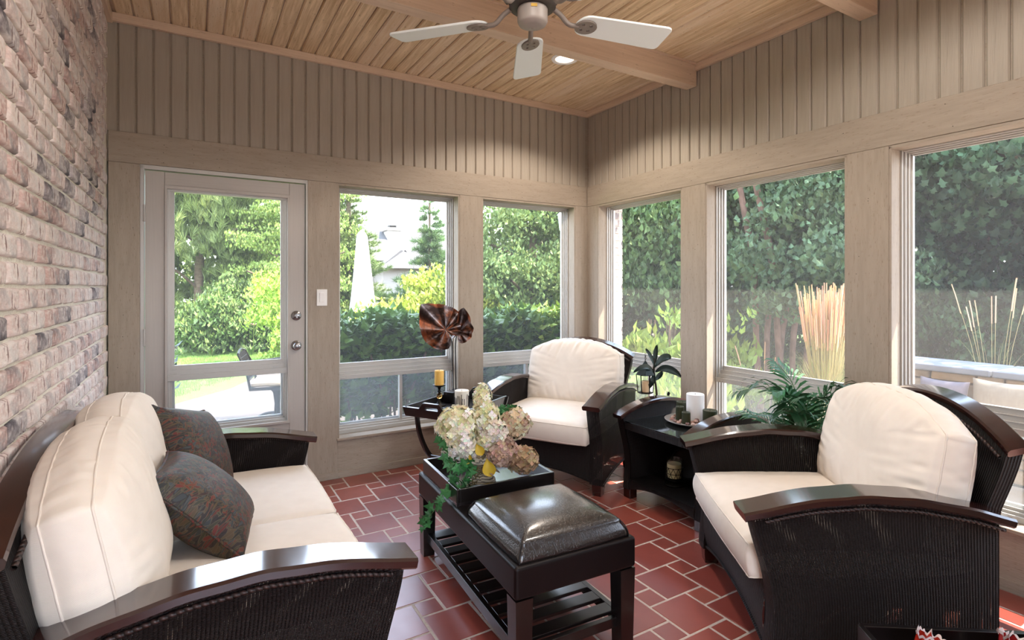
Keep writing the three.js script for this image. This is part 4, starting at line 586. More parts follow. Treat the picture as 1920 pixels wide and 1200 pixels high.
// ---------------------------------------------------------------- the garden
const LEAF = c => phy({ color: c.multiplyScalar(2.3), vertexColors: true, roughness: .5, side: THREE.DoubleSide, transmission: .35, thickness: 0, specularIntensity: .4 });
const G_ = { bark: std({ map: tex(128, 256, .5, 1, (u, v) => mixc(C(88, 72, 58), C(140, 120, 100), fbm(u, v, 12, 4, 4))), bumpMap: tex(128, 128, .3, .6, (u, v) => fbm(u, v, 12, 4, 4), false), bumpScale: .01, roughness: .95 }), birch: std({ map: tex(128, 256, .4, .6, (u, v) => mixc(C(92, 68, 56), C(148, 116, 100), fbm(u, v, 5, 14, 5))), roughness: .85 }) };
function leafGeo(l, w, droop = .15, fold = .12) { const P = [V(0, 0, 0), V(-w / 2, l * .42, fold * w), V(w / 2, l * .42, fold * w), V(0, l * .5, 0), V(0, l, -droop * l)]; const g = new THREE.BufferGeometry().setFromPoints([P[0], P[3], P[1], P[0], P[2], P[3], P[3], P[4], P[1], P[3], P[2], P[4]]); g.computeVertexNormals(); return g; }
function clusterGeo(n, R, l, w, flat = .5, up = .6, jag = 0) { const a = []; for (let i = 0; i < n; i++) { const g = jag ? mapleGeo(l * rr(.75, 1.2)) : leafGeo(l * rr(.7, 1.2), w * rr(.8, 1.15)); g.rotateX(rr(.5, 1.5) * up + rr(-.4, .3)); g.rotateZ(rr(-.6, .6)); g.rotateY(rr(0, 6.28)); const d = V(rr(-1, 1), rr(-1, 1) * flat, rr(-1, 1)).multiplyScalar(R); const f = rr(.7, 1.25); a.push(tint(g, [f * rr(.92, 1.08), f, f * rr(.85, 1.05)]).translate(d.x, d.y, d.z)); } return merge(a); }
function mapleGeo(s) { const P = [[0, 0], [.30, .05], [.24, .25], [.55, .42], [.28, .52], [0, 1], [-.28, .52], [-.55, .42], [-.24, .25], [-.30, .05]].map(p => V(p[0] * s, p[1] * s, -.15 * s * (p[0] * p[0] + p[1] * p[1] * .5))), c = V(0, .35 * s, .03 * s), q = []; for (let i = 0; i < 10; i++) q.push(c, P[i], P[(i + 1) % 10]); const g = new THREE.BufferGeometry().setFromPoints(q); g.computeVertexNormals(); return g; }
function needleGeo(n, l, w, spread) { const a = []; for (let i = 0; i < n; i++) { const g = new THREE.BufferGeometry().setFromPoints([V(-w, 0, 0), V(w, 0, 0), V(0, l * rr(.7, 1.1), 0)]); g.computeVertexNormals(); g.rotateY(rr(0, 3.14)); g.rotateX(rr(.1, spread)); g.rotateY(rr(0, 6.28)); const f = rr(.75, 1.25); a.push(tint(g, [f, f, f * rr(.85, 1.1)]).translate(rr(-.02, .02), rr(-.05, .05), rr(-.02, .02))); } return merge(a); }
const KIT = {};
const kit = (k, f) => KIT[k] ??= f();
function scatter(name, parent, geo, mat, list, data = { kind: 'stuff' }) {   // list of [x, y, z, scale, rx, ry, shade]
  const m = new THREE.InstancedMesh(geo, mat, list.length), o = new THREE.Object3D(), c = new THREE.Color(); m.name = name; Object.assign(m.userData, data);
  list.forEach(([x, y, z, s, rx, ry, f], i) => { o.position.set(x, y, z); o.rotation.set(rx, ry, 0, 'YXZ'); o.scale.setScalar(s); o.updateMatrix(); m.setMatrixAt(i, o.matrix); m.setColorAt(i, Array.isArray(f) ? c.setRGB(...f) : c.setRGB(f, f, f)); });
  m.castShadow = m.receiveShadow = true; parent.add(m); return m;
}
function blobs(list, n, shell = .45, tiltOut = .5, clump = .34) {   // foliage gathered in tufts over ellipsoids [cx, cy, cz, rx, ry, rz]
  const tot = list.reduce((s, b) => s + b[3] * b[4] * b[5], 0), out = [];
  for (const [cx, cy, cz, rx, ry, rz] of list) { const k = Math.round(n * rx * ry * rz / tot), m = Math.max(3, Math.round(k / 22)); for (let c = 0; c < m; c++) { const y = rr(-1, 1), a = rr(0, 6.283), q = Math.sqrt(1 - y * y), r = lerp(shell, .95, Math.sqrt(rnd())), R = clump * Math.min(rx, ry, rz) * rr(.7, 1.3), f = rr(.7, 1.2); for (let i = 0; i < k / m; i++) { const d = V(rr(-1, 1), rr(-.6, .6), rr(-1, 1)).multiplyScalar(R); out.push([cx + rx * q * Math.cos(a) * r + d.x, cy + ry * y * r + d.y - .25 * (d.x * d.x + d.z * d.z) / R, cz + rz * q * Math.sin(a) * r + d.z, rr(.75, 1.25), rr(-tiltOut, tiltOut), rr(0, 6.283), f * rr(.8, 1.15)]); } } }
  return out; }
function plant(name, label, cat, pos, { geo, mat, list, trunk, grp }) { const t = thing(name, label, cat, pos, 0, grp); if (trunk) mesh('trunk', trunk, G_.bark, t); scatter('foliage', t, geo, mat, list); return t; }
const trunkGeo = (h, r, lean = 0, br = 5, y0 = .4) => { const a = [tube([[0, 0, 0], [lean * .4, h * .4, 0], [lean, h, lean * .3]], r, 12, 8)]; for (let i = 0; i < br; i++) { const y = lerp(y0, .95, i / br) * h, an = i * 2.4, l = h * rr(.22, .4); a.push(tube([[lean * y / h, y, 0], [lean * y / h + Math.cos(an) * l * .5, y + l * .35, Math.sin(an) * l * .5], [lean * y / h + Math.cos(an) * l, y + l * .5, Math.sin(an) * l]], r * .35, 8, 5)); } return merge(a); };
// ground
{ const g = struct('ground'); mesh('soil', span(-40, 40, GY - .3, GY - .03, -60, 30), std({ color: 0x4a3d2e, roughness: 1 }), g);
  const lawnM = std({ map: tex(256, 256, 1.2, 1.2, (u, v) => mixc(C(84, 116, 44), C(120, 148, 66), fbm(u, v, 30, 30, 4))), bumpMap: tex(128, 128, .3, .3, (u, v) => fbm(u, v, 40, 40, 2), false), bumpScale: .02, roughness: 1 });
  mesh('lawn', [span(-14, 5.5, GY - .03, GY - .012, -11.2, -2), span(2.4, 14, GY - .03, GY - .011, -8, -1.2), span(-14, -3.6, GY - .03, GY - .012, -2, 8)], lawnM, g);
  const s = new THREE.Shape([[-9, .1], [-9, 2.6], [-5.2, 3.1], [-4.1, 3.6], [-3.25, 4.26], [-2.6, 5.05], [-2.24, 5.87], [-1.9, 7.4], [-.6, 8.4], [1.2, 8.2], [2.0, 6.4], [2.2, 3.0], [1.7, 1.2], [.4, .1]].map(p => new THREE.Vector2(...p)));
  const pg = new THREE.ExtrudeGeometry(s, { depth: .05, bevelEnabled: false }).rotateX(-Math.PI / 2).translate(0, GY - .05, 0); const pv = std({ map: tex(256, 256, 1.5, 1.5, (u, v) => mixc(C(80, 71, 65), C(92, 83, 76), fbm(u, v, 12, 12, 5))), roughness: .9 });
  mesh('patio', planar(pg, 'x'), pv, g); const pv2 = std({ map: pv.map, color: 0xffffff, roughness: .9 }); pv2.map = tex(256, 256, 1.5, 1.5, (u, v) => mixc(C(184, 170, 157), C(204, 191, 178), fbm(u, v, 12, 12, 5))); mesh('terrace', span(.2, 2.2, GY - .04, GY - .002, .9, 9), pv2, g); mesh('terrace', span(-9, .2, GY - .04, GY - .002, ZF + .16, 14), pv2, g);
  const gt = []; for (let i = 0; i < 9000; i++) { const z = -rr(3.4, 11), x = rr(-4.6, -.6) + (-z - 4) * .06; if (z > -8.6 && x > -3.6 + (z + 4.2) * -.55) continue; gt.push([x, GY - .012, z, rr(.7, 1.3), 0, rr(0, 6.28), rr(.75, 1.2)]); }
  const bl = []; for (let i = 0; i < 9; i++) { const q = new THREE.BufferGeometry().setFromPoints([V(-.003, 0, 0), V(.003, 0, 0), V(0, rr(.03, .05), .008)]); q.computeVertexNormals(); bl.push(tint(q.rotateY(rr(0, 6)).rotateX(rr(-.3, .3)).translate(rr(-.04, .04), 0, rr(-.04, .04)), [1, 1, 1])); }
  const gg = group('grass', { kind: 'stuff', label: 'short mown grass of the lawn beyond the patio' }); scatter('grass_blades', gg, merge(bl), LEAF(new THREE.Color().setRGB(.11, .17, .04)), gt);
}
const broad = () => kit('broad', () => clusterGeo(14, .17, .085, .05, .6)), fine = () => kit('fine', () => clusterGeo(14, .2, .085, .05, .45)), big = () => kit('big', () => clusterGeo(10, .15, .115, .072, .7, 1.0)), far = () => kit('far', () => clusterGeo(14, .34, .15, .10, .6)), layer = () => kit('layer', () => clusterGeo(20, .3, .085, .05, .14, .25)), maple = () => kit('maple', () => clusterGeo(15, .24, .105, .1, .35, .35, 1)), spray = () => kit('spray', () => needleGeo(30, .23, .010, 1.3)), tuft = () => kit('tuft', () => needleGeo(26, .30, .011, .8));
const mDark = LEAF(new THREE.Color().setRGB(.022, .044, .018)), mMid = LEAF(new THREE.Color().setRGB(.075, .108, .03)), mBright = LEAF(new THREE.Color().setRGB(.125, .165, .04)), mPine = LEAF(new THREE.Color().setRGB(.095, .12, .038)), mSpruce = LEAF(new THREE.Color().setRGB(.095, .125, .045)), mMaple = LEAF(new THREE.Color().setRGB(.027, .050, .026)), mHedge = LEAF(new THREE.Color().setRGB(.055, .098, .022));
function conifer(n, h, r, y0 = .3) { const out = []; for (let y = 0; y < h * .97; y += rr(.13, .21)) { const t = y / h, nb = 6 + Math.floor(5 * (1 - t)); for (let b = 0; b < nb; b++) { const a = rr(0, 6.283), l = r * (1 - t * .97) * rr(.55, 1.12), dr = rr(-.15, .35); for (let q = .12; q < l; q += .075) out.push([Math.cos(a) * q + rr(-.04, .04), y0 + y - dr * q * q / Math.max(l, .2) + .12 * q + rr(-.03, .03), Math.sin(a) * q + rr(-.04, .04), rr(.75, 1.2) * (1.1 - .4 * q / l), rr(.7, 1.5), -a + Math.PI / 2 + rr(-.5, .5), rr(.7, 1.3) * (.75 + .4 * q / l)]); } } for (let i = 0; i < 14; i++) out.push([rr(-.03, .03), y0 + h * rr(.88, 1.03), rr(-.03, .03), .7, rr(-.5, .5), rr(0, 6), 1]); return out; }
// seen through the door
plant('pine_tree', 'bushy long-needled pine tree at the left of the door view', 'tree', [-3.0, GY, -12.6], { geo: tuft(), mat: mPine, list: blobs([[0, 2.2, 0, 1.7, 1.5, 1.3], [-.5, 3.8, 0, 1.4, 1.3, 1.2], [.6, 3.4, .2, 1.2, 1.4, 1.0], [.1, 5, 0, 1.0, 1.0, .9], [.9, 1.5, .4, .8, .9, .7]], 2600, .35, .8), trunk: trunkGeo(5.2, .11, .15, 10, .2) });
plant('dogwood_tree', 'light green tree with layered level branches behind the round shrub', 'tree', [-.75, GY, -11.2], { geo: layer(), mat: mBright, list: (() => { const o = []; for (let t = 0; t < 17; t++) { const y = .7 + t * .29, r = 2.0 * (1 - Math.pow(Math.abs(t - 7) / 13, 2)) * rr(.75, 1.1); for (let i = 0; i < 105; i++) { const a = rr(0, 6.28), q = r * Math.sqrt(rnd()) * (.8 + .2 * Math.sin(a * 5 + t)); o.push([q * Math.cos(a), y + rr(-.12, .12) + .22 * Math.sin(a * 2 + t * 2.4) - q * .08, q * Math.sin(a), rr(.7, 1.1), rr(-.15, .15), rr(0, 6), rr(.75, 1.15)]); } } return o; })(), trunk: trunkGeo(4.6, .07, .1, 12, .15) });
plant('round_shrub', 'dense rounded green shrub standing at the far edge of the lawn', 'shrub', [-2.15, GY, -10.2], { geo: kit('rs', () => clusterGeo(13, .16, .11, .055, .7)), mat: mMid, list: blobs([[0, .75, 0, 1.25, .85, .8], [.9, .6, .1, .8, .6, .6], [-.7, .5, .1, .7, .55, .6]], 1700, .5, .6) });
for (const [x, z, h, r, l] of [[-5.6, -16.5, 6.0, 2.2, 'tall pale green tree behind the pine, top edge against the sky'], [-2.2, -17.5, 6.0, 2.3, 'tall pale green tree between the pine and the layered tree'], [-.4, -17, 4.6, 1.8, 'green tree behind the closed white umbrella'], [4.6, -27.5, 5.6, 2.4, 'green tree crown rising behind the white chimney'], [9.4, -17, 3.2, 1.8, 'green tree in front of the far house roof']]) plant('background_tree', l, 'tree', [x, GY, z], { geo: far(), mat: mMid, list: blobs([[0, h * .55, 0, r, h * .45, r * .8]], 900, .4, .6), trunk: trunkGeo(h * .8, .12, .1, 6) });
{ const dl = (x, z, lab, s = 1) => { const t = thing('daylily', lab, 'flower plant', [x, GY, z], rnd() * 6, 'daylilies along the lawn edge'); const a = []; for (let i = 0; i < 46; i++) { const an = rr(0, 6.28), l = rr(.35, .6) * s; const g = surf((p, q) => { const w = .011 * (1 - q * q); return [(p - .5) * 2 * w, l * (q * 1.05 - .6 * q * q), l * .75 * q * q + .04]; }, 2, 7); a.push(tint(g, [.10, .17, .03].map(c => c * rr(.7, 1.25))).rotateY(an)); } mesh('leaves', merge(a), phy({ vertexColors: true, roughness: .6, side: THREE.DoubleSide, transmission: .3, thickness: 0 }), t); return t; };
  [-4.3, -3.55, -2.75, -2.0, -1.3, -.6, .1].forEach((x, i) => dl(x, -9.15 - (i % 3) * .12, ['arching daylily clump at the left end of the lawn edge', 'arching daylily clump second from the left on the lawn edge', 'arching daylily clump left of the one with the pink bloom', 'daylily clump with one pink bloom at the lawn edge', 'arching daylily clump right of the pink bloom', 'arching daylily clump second right of the pink bloom', 'arching daylily clump at the right end of the lawn edge'][i], rr(.8, .95)));
  const fl = scene.getObjectByName('daylily_003'); const pt = []; for (let k = 0; k < 6; k++) pt.push(surf((p, q) => [(p - .5) * .05 * Math.sin(3.14 * Math.pow(q, .8)), .03 + q * .05, q * .07], 2, 4).rotateY(k * 1.047)); mesh('bloom', merge(pt).translate(.05, .62, .1), std({ color: 0xd88a94, roughness: .7, side: THREE.DoubleSide }), fl, { label: 'pink bloom' }); mesh('flower_stalk', bar([.03, 0, .05], [.05, .65, .1], .005, .004, 5), std({ color: 0x6b7d3a }), fl); }
// seen through the garden-wall windows
plant('spruce_tree', 'feathery conifer directly behind the closed white umbrella', 'tree', [.75, GY, -11.8], { geo: spray(), mat: mSpruce, list: conifer(4200, 4.5, 1.65), trunk: trunkGeo(4.6, .08, 0, 0) });
plant('spruce_tree', 'pointed spruce at the right side of the first window, by the far house', 'tree', [2.75, GY, -10.6], { geo: spray(), mat: LEAF(new THREE.Color().setRGB(.08, .115, .05)), list: conifer(3600, 4.0, 1.3), trunk: trunkGeo(3.9, .035, 0, 0) });
plant('golden_shrub', 'sunlit yellow-green shrub standing behind the clipped hedge', 'shrub', [.55, GY, -4.9], { geo: kit('gs', () => clusterGeo(14, .17, .095, .055, .6)), mat: LEAF(new THREE.Color().setRGB(.19, .22, .035)), list: blobs([[0, .95, 0, 1.15, .75, .8], [-.7, .6, .2, .8, .65, .7], [.8, .6, .1, .8, .7, .7], [.1, 1.45, -.1, .7, .4, .5]], 1500, .45, .6), trunk: trunkGeo(1.3, .04, 0, 6, .2) });
plant('golden_shrub', 'low sunlit shrub left of the umbrella beyond the hedge', 'shrub', [-1.35, GY, -6.9], { geo: kit('gs'), mat: LEAF(new THREE.Color().setRGB(.14, .2, .03)), list: blobs([[0, .6, 0, .8, .8, .7], [-.2, 1.3, -.5, .7, .9, .6]], 800, .4, .6) });
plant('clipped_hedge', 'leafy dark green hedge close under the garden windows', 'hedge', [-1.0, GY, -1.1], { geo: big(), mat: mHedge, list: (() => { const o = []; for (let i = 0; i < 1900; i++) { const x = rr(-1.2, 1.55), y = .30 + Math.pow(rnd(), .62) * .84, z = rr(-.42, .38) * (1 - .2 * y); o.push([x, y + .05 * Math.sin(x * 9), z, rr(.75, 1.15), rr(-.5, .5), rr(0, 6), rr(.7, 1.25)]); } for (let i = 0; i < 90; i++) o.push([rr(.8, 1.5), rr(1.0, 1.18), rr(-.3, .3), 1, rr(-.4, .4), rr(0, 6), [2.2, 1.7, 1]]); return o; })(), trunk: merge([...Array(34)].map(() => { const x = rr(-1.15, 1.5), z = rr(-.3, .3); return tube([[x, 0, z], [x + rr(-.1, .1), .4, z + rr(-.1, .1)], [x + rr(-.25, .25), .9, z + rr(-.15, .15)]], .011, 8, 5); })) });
plant('leafy_tree', 'light-leaved tree filling the second garden window', 'tree', [2.2, GY, -4.5], { geo: fine(), mat: LEAF(new THREE.Color().setRGB(.105, .14, .045)), list: blobs([[0, 2.3, 0, 1.25, 1.3, 1.1], [.6, 3.0, -.3, 1.1, 1.0, .9], [-.6, 1.5, .1, .9, .7, .8], [.9, 1.5, .5, .9, .8, .8]], 2000, .3, .6), trunk: trunkGeo(3.0, .07, .15, 8, .25) });
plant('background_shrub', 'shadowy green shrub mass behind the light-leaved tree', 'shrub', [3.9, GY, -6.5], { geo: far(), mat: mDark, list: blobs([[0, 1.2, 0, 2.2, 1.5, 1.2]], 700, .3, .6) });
plant('background_shrub', 'low grassy shrub under the light-leaved tree', 'shrub', [1.6, GY, -3.3], { geo: fine(), mat: mMid, list: blobs([[0, .55, 0, .9, .5, .5], [.9, .6, -.3, .7, .5, .5]], 420, .3, .6) });
{ const t = thing('dark_leaf_plant', 'dark small-leaved plant close outside the door, cut by its frame', 'plant', [-3.23, GY, -1.35]); mesh('stem', tube([[0, 0, 0], [.01, .5, .01], [0, 1.05, 0]], .006, 10, 5), G_.bark, t); for (let i = 0; i < 16; i++) mesh('leaf', tint(leafGeo(.10, .035), [.02, .035, .02]).rotateX(1.2).rotateY(i * 2.4).translate(0, .62 + i * .027, 0), phy({ vertexColors: true, roughness: .5, side: THREE.DoubleSide }), t); }
{ // closed parasol
  const t = thing('patio_umbrella', 'closed white patio umbrella in its cover beyond the hedge', 'umbrella', [-.28, GY, -6.45]);
  mesh('canopy', surf((s, q) => { const a = s * 6.283, y = lerp(.72, 2.58, q), r = lerp(.27, .085, Math.pow(q, .75)) * (q > .93 ? 1 - Math.pow((q - .93) / .07, 2) * .9 : 1), f = 1 + .12 * Math.sin(a * 6 + q * 2) + .05 * Math.sin(a * 11 + 1); return [Math.cos(a) * r * f - .03 * q, y, Math.sin(a) * r * f]; }, 72, 30), std({ color: 0xf2f0f0, roughness: .8, side: THREE.DoubleSide }), t); mesh('pole', bar([0, 0, 0], [0, 2.6, 0], .022), M.white, t); mesh('base', lathe([[0, 0], [.25, 0], [.25, .05], [.05, .08], [.03, .2], [0, .2]], 24), M.iron, t);
}
{ // swivel patio chair
  const t = thing('patio_chair', 'dark metal swivel patio chair with a tan cushion on the patio outside the door', 'chair', [-2.28, GY, -2.62], 1.35), y0 = .42;
  mesh('seat_frame', [span(-.25, .25, y0 - .03, y0, -.25, -.22), span(-.25, .25, y0 - .03, y0, .22, .25), span(-.25, -.22, y0 - .03, y0, -.25, .25), span(.22, .25, y0 - .03, y0, -.25, .25)], M.iron, t); mesh('cushion', smoothBox(10, 3, 10, (a, b, c) => [a * .235, y0 + .03 + b * .035 * (1 - .5 * Math.max(a * a, c * c) ** 3), c * .235]), std({ color: 0xb39c80, roughness: .9 }), t);
  for (const s of [-1, 1]) mesh('arm', tube([[s * .26, y0, .2], [s * .28, y0 + .2, .2], [s * .28, y0 + .24, .1], [s * .27, y0 + .22, -.25]], .014, 20, 7), M.iron, t);
  for (const s of [-1, 1]) mesh('back_post', tube([[s * .24, y0 - .02, -.24], [s * .25, y0 + .18, -.28], [s * .22, y0 + .36, -.36]], .013, 14, 7), M.iron, t); mesh('back_rail', [tube([[-.22, y0 + .36, -.36], [0, y0 + .39, -.37], [.22, y0 + .36, -.36]], .013, 12, 7), bar([-.25, y0 + .08, -.255], [.25, y0 + .08, -.255], .01)], M.iron, t);
  for (let i = -5; i <= 5; i++) mesh('lattice_bar', bar([i * .042 - .03, y0 + .08, -.256], [i * .04 + .02, y0 + .37, -.362], .006), M.iron, t); for (let i = 1; i < 5; i++) mesh('lattice_bar', bar([-.235, y0 + .08 + i * .058, -.256 - i * .021], [.235, y0 + .08 + i * .058, -.256 - i * .021], .005), M.iron, t);
  mesh('pedestal', lathe([[0, .06], [.035, .06], [.028, .2], [.045, .32], [.09, y0 - .04], [0, y0 - .03]], 14), M.iron, t); for (let k = 0; k < 4; k++) mesh('foot', tube([[0, .10, 0], [Math.cos(k * 1.57 + .6) * .16, .07, Math.sin(k * 1.57 + .6) * .16], [Math.cos(k * 1.57 + .6) * .28, .015, Math.sin(k * 1.57 + .6) * .28]], .015, 10, 6), M.iron, t);
}
{ // far house
  const t = thing('neighbour_house', 'pale far house with light grey hipped roofs and a white chimney beyond the garden', 'house', [7.2, GY, -23]);
  const rf = std({ color: 0x4f4c4a, roughness: .9 }), wl = std({ color: 0xa8a29a, roughness: .9 });
  mesh('wall', span(-4.5, 5.5, 0, 2.7, -3, 2.2), wl, t); const roof = (x0, x1, y, h, z0, z1, ov = .4) => { const zm = (z0 + z1) / 2, P = [[x0 - ov, y, z1 + ov], [x1 + ov, y, z1 + ov], [x1 - 1.4, y + h, zm], [x0 + 1.4, y + h, zm], [x0 - ov, y, z0 - ov], [x1 + ov, y, z0 - ov]], F = [[0, 1, 2], [0, 2, 3], [1, 5, 2], [4, 0, 3], [5, 4, 3], [5, 3, 2], [0, 4, 5], [0, 5, 1]], g = new THREE.BufferGeometry().setFromPoints(F.flat().map(i => V(...P[i]))); g.computeVertexNormals(); return planar(g, 'x'); };
  mesh('roof', roof(-4.5, 5.5, 2.7, 1.9, -3, 2.2), rf, t); mesh('wing_wall', span(-3.2, -.6, 0, 2.3, 2.2, 4), wl, t); mesh('roof', roof(-3.2, -.6, 2.3, .9, 1.6, 4.1, .3), rf, t);
  mesh('chimney', [span(-2.0, -1.35, 2.6, 4.45, .2, .85), span(-2.08, -1.27, 4.3, 4.42, .12, .93)], wl, t); mesh('chimney_cap', span(-1.85, -1.5, 4.45, 4.58, .35, .7), M.iron, t);
  for (const x of [-2.4, -1.5]) { const w = mesh('window', span(x, x + .6, .9, 1.9, 4.0, 4.03), M.white, t); mesh('pane', span(x + .05, x + .55, .95, 1.85, 4.02, 4.04), std({ color: 0x39424c, roughness: .1 }), w); }
}
{ // brick pier at the outer corner of the room, with a wall lantern
  const p = thing('brick_pier', 'sunlit brick pier just outside the corner of the window walls', 'pier', [.405, GY, -.37]), H = .0719; mesh('mortar', span(-.235, .205, 0, 2.60, -.18, .16), M.mortar, p);
  const bg = [0, 1].map(i => planar(new RoundedBoxGeometry(i ? .098 : .2, .062, .02, 1, .004), 'x')); const bs = planar(new RoundedBoxGeometry(.02, .062, .16, 1, .004), 'z');
  for (let j = 0; j < 36; j++) { const y = .04 + j * H; const row = j % 2 ? [[-.19, 1], [-.035, 0], [.155, 1]] : [[-.135, 0], [.065, 0]]; for (const [x, k] of row) { const b = mesh('brick', bg[k], M.brick[(j * 3 + Math.round(x * 90) + 60) % 6], p); b.position.set(x + .0, y, .158); } for (const z of [-.085, .085]) { const b = mesh('brick', bs, M.brick[(j + (z > 0 ? 2 : 4)) % 6], p); b.position.set(.204, y, z * .95); } }
  const l = thing('wall_lantern', 'grey outdoor wall lantern on the brick pier by the second garden window', 'wall lamp', [.06, 1.98, -.46]); mesh('bracket', [span(.07, .10, -.06, .08, -.03, .03), bar([.08, .09, 0], [0, .12, 0], .007)], M.alu, l); mesh('cap', new THREE.ConeGeometry(.06, .06, 6).translate(0, .1, 0), M.alu, l); mesh('glass_body', new THREE.CylinderGeometry(.048, .03, .15, 6).translate(0, -.005, 0), std({ color: 0xcfd4d8, roughness: .2 }), l); mesh('finial', new THREE.SphereGeometry(.012, 8, 6).translate(0, -.09, 0), M.alu, l);
}
// seen through the window wall
plant('leafy_shrub', 'bright green large-leaved shrub just outside the first window of the long wall', 'shrub', [1.25, GY, -.25], { geo: kit('ls', () => clusterGeo(10, .13, .12, .06, .8)), mat: LEAF(new THREE.Color().setRGB(.16, .22, .05)), list: blobs([[0, .55, 0, .6, .45, .45], [.5, .5, .25, .5, .4, .4], [-.2, .5, .5, .4, .35, .3]], 520, .3, .7).concat([...Array(26)].map(() => [rr(-.1, .9), rr(.9, 1.22), rr(-.2, .45), .75, rr(-.5, .5), rr(0, 6), 1.1])), trunk: merge([...Array(14)].map(() => { const x = rr(-.2, .8), z = rr(-.2, .4); return tube([[x * .5, 0, z * .5], [x * .8, .5, z], [x, 1.15, z + .05]], .006, 8, 5); })) });
plant('vine_tree', 'tree with drooping bright leaf sprays outside the first long-wall window', 'tree', [2.7, GY, -1.5], { geo: kit('vt', () => clusterGeo(14, .2, .085, .055, .9)), mat: LEAF(new THREE.Color().setRGB(.055, .088, .034)), list: blobs([[0, 2.5, 0, 1.3, 1.1, 1.0], [.5, 3.2, .3, 1.1, .8, .9], [-.4, 1.8, .4, .7, .6, .6], [.7, 1.75, .5, .55, .55, .5]], 1700, .35, .7), trunk: trunkGeo(2.6, .06, .1, 8, .3) });
{ const t = thing('multi_stem_tree', 'clump of reddish peeling tree stems with small round leaves outside the second long-wall window', 'tree', [3.4, GY, -.35]);
  [[-.5, .1, -.7], [-.2, .0, -.25], [.0, .2, .05], [.2, -.1, .3], [.42, .1, .7], [-.35, .3, -.9]].forEach(([x, z, l]) => mesh('trunk', tube([[x, 0, z], [x + l * .12, .8, z], [x + l * .4, 1.7, z + .1], [x + l * .8, 3.2, z]], .036, 14, 8), G_.birch, t));
  scatter('foliage', t, kit('mt', () => clusterGeo(15, .2, .075, .06, .7)), LEAF(new THREE.Color().setRGB(.048, .080, .038)), blobs([[-.3, 1.75, .6, .9, .6, .7], [-.6, 2.5, .3, .8, .9, .6], [.3, 3.2, .2, 1.3, 1.0, 1.0], [-.8, 2.1, .75, .6, .65, .45], [.3, 2.2, -.3, .9, .6, .6], [.6, 1.9, .9, .5, .5, .5]], 1700, .3, .7)); }
plant('maple_tree', 'dark spreading maple whose leaves fill the third long-wall window', 'tree', [5.7, GY, 1.7], { geo: maple(), mat: mMaple, list: blobs([[0, 3.2, 0, 1.8, 1.9, 2.3], [-.6, 2.4, .6, 1.3, 1.1, 1.6], [-.3, 4.4, -.8, 1.7, 1.2, 1.7], [.2, 2.2, -1.6, 1.2, 1.0, 1.2]], 2600, .45, .5), trunk: trunkGeo(3.6, .13, .1, 7, .3) });
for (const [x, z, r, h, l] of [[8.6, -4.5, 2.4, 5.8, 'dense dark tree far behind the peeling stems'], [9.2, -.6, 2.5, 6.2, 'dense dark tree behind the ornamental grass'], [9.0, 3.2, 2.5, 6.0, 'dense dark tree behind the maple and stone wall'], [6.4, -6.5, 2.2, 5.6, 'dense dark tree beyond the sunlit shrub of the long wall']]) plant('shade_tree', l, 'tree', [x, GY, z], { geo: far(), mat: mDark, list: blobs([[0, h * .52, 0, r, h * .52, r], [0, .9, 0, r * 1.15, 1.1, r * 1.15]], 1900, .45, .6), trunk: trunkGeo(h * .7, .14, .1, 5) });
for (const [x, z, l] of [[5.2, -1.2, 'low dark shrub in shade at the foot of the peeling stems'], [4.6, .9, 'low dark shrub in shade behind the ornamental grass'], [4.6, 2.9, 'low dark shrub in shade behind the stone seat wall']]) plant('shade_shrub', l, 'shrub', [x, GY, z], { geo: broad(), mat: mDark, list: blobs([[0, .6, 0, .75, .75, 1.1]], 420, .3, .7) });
function reed(label, pos, n, plumes, h, spread) { const t = thing('feather_grass', label, 'ornamental grass', pos), a = [], b = []; for (let i = 0; i < n; i++) { const an = rr(0, 6.28), l = rr(.5, .85) * h, o = rr(.1, .5) * spread; a.push(tint(surf((p, q) => [(p - .5) * .007 * (1 - q), l * (q - .25 * q * q * q), o * q * q + .04], 1, 6).rotateY(an), rnd() < .35 ? [.42, .34, .16] : [.30, .33, .11])); }
  for (let i = 0; i < plumes; i++) { const an = rr(0, 6.28), o = rr(0, .28) * spread, l = h * rr(.8, 1.02), x = Math.cos(an) * .06, z = Math.sin(an) * .06, ex = x + Math.cos(an) * o, ez = z + Math.sin(an) * o; a.push(tint(tube([[x, 0, z], [lerp(x, ex, .35), l * .5, lerp(z, ez, .35)], [lerp(x, ex, .75), l * .82, lerp(z, ez, .75)]], .0017, 6, 4), [.45, .38, .16])); b.push(tint(tube([[lerp(x, ex, .72), l * .78, lerp(z, ez, .72)], [lerp(x, ex, .86), l * .9, lerp(z, ez, .86)], [ex, l, ez]], rr(.0035, .006), 6, 5), [.62, .40, .22].map(c => c * rr(.85, 1.15)))); }
  mesh('blades', merge(a), phy({ vertexColors: true, roughness: .8, side: THREE.DoubleSide }), t); mesh('plumes', merge(b), std({ vertexColors: true, roughness: .9 }), t); return t; }
reed('tall sunlit clump of feather grass with tan plumes outside the second long-wall window', [1.70, GY, 1.20], 1100, 240, 1.5, .62);
reed('thin feather grass with a few bent plumes above the stone seat wall, far side', [3.0, GY + .3, 1.95], 26, 9, 1.25, .9); reed('thin feather grass with arching plumes above the stone seat wall, near side', [2.98, GY + .3, 2.75], 40, 16, 1.2, .9); reed('single leaning feather grass stem left of the big clump', [1.75, GY, .55], 6, 3, 1.0, 1.2);
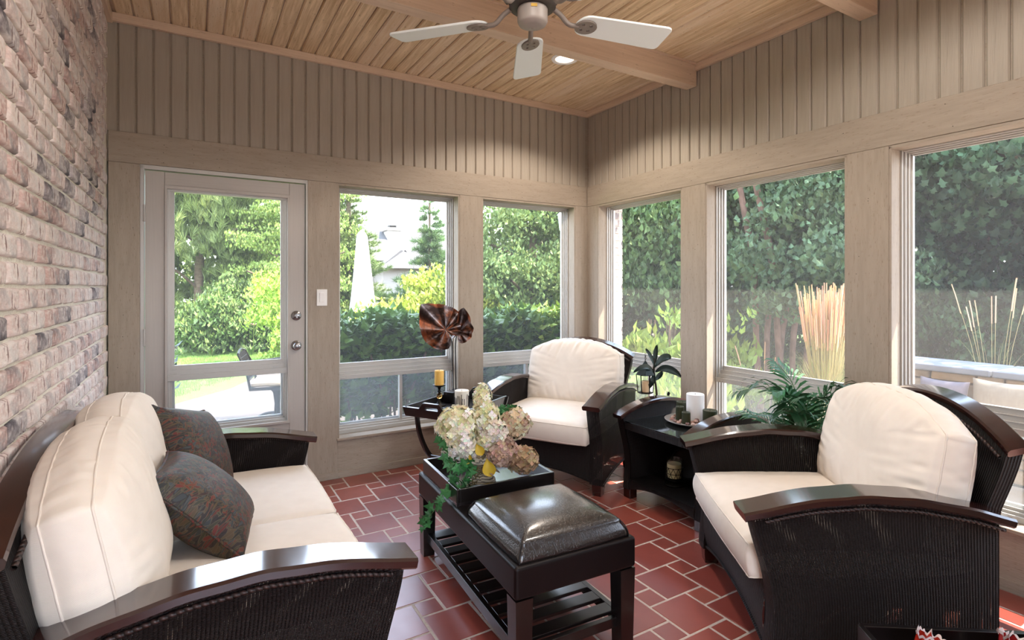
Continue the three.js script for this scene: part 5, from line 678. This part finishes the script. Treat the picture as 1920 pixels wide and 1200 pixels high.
{ // stone seat wall of stacked ledge stones with a bluestone cap
  const t = thing('stone_seat_wall', 'low wall of stacked tan ledge stones with a smooth blue-grey cap', 'stone wall', [2.25, GY, 0]); const sm = [[176, 148, 116], [158, 140, 122], [190, 168, 140], [150, 128, 106], [170, 156, 140], [184, 150, 110]].map(c => std({ map: tex(64, 64, .3, .3, (u, v) => mixc(C(c[0] - 22, c[1] - 22, c[2] - 22), C(c[0] + 14, c[1] + 14, c[2] + 14), fbm(u, v, 5, 9, 4))), roughness: .95 }));
  mesh('mortar_core', span(.05, .36, 0, .80, 1.45, 5.2), std({ color: 0x6e6256, roughness: 1 }), t); let y = .0; const hs = [.12, .08, .13, .06, .11, .09, .13, .075];
  hs.forEach((h, r) => { let z = 1.42 + (r % 3) * .07; while (z < 4.2) { const l = rr(.14, .42), g = new RoundedBoxGeometry(.1, h - .012, l - .014, 2, .012); mesh('stone', planar(disp(g, (a, b, c) => [a + .02 * (n3(b * 30 + r, c * 20 + z * 9, 1) - .5), b + .006 * (n3(c * 20, z * 5, 2) - .5), c]), 'z'), sm[Math.floor(rnd() * 6)], t).position.set(.02 + rr(-.012, .012), y + h / 2, z + l / 2); z += l; } y += h; });
  for (let k = 0; k < 4; k++) mesh('cap_stone', planar(new RoundedBoxGeometry(.50, .055, .78, 2, .012).translate(.16, .8235, 1.8 + k * .79), 'z'), std({ map: M.capTex ??= tex(128, 128, .6, .6, (u, v) => mixc(C(104, 108, 116), C(132, 135, 142), fbm(u, v, 6, 6, 4))), roughness: .8 }), t);
}
{ const b = thing('garden_bench', 'weathered pale wooden bench in front of the stone seat wall', 'bench', [1.86, GY, 2.5]); const bm = std({ map: woodTex(C(150, 140, 128), C(184, 174, 160), .2, 3, 30, .5), roughness: .85 });
  for (let k = 0; k < 5; k++) mesh('seat_slat', span(-.24 + k * .1, -.155 + k * .1, .40, .425, -.95, .95, 'z', .004), bm, b); for (const z of [-.85, .85]) for (const x of [-.2, .22]) mesh('leg', span(x - .03, x + .03, 0, .40, z - .03, z + .03, 'y'), bm, b);
  const pil = (label, z, w, h, mat, turn, x = 2.02) => { const t = thing('outdoor_pillow', label, 'pillow', [x, GY + .43 + h * .48, z], turn); const g = smoothBox(20, 14, 2, (a, q, c) => { const k = Math.pow(Math.max(0, 1 - a * a) * Math.max(0, 1 - q * q), .42); return [a * w / 2 * (1 - .07 * (1 - a * a) * 0 - .06 * (1 - q * q) * a * a), q * h / 2 * (1 - .1 * (1 - a * a) * q * q), c * (.004 + .07 * k)]; }).rotateX(-.22); mesh('cover', g, mat, t); };
  const lin = (a, b2) => std({ map: tex(128, 128, .2, .2, (u, v) => mixc(a, b2, fbm(u, v, 40, 6, 3) * .6 + fbm(u, v, 6, 40, 3) * .4)), roughness: .95 });
  pil('lilac grey pillow on the garden bench, between the other two', 1.935, .34, .34, lin(C(94, 86, 93), C(118, 109, 116)), -Math.PI / 2 - .1); pil('large beige linen pillow on the garden bench', 2.335, .42, .38, lin(C(122, 110, 95), C(143, 131, 115)), -Math.PI / 2 + .05); pil('white pillow with pink edge at the far end of the garden bench', 1.69, .24, .28, std({ color: 0x988e8d, roughness: .9 }), -Math.PI / 2 - .35, 1.95);
}
scene.traverse(o => { if (o.isMesh) { o.castShadow = true; o.receiveShadow = true; } });
renderer.render(scene, camera);
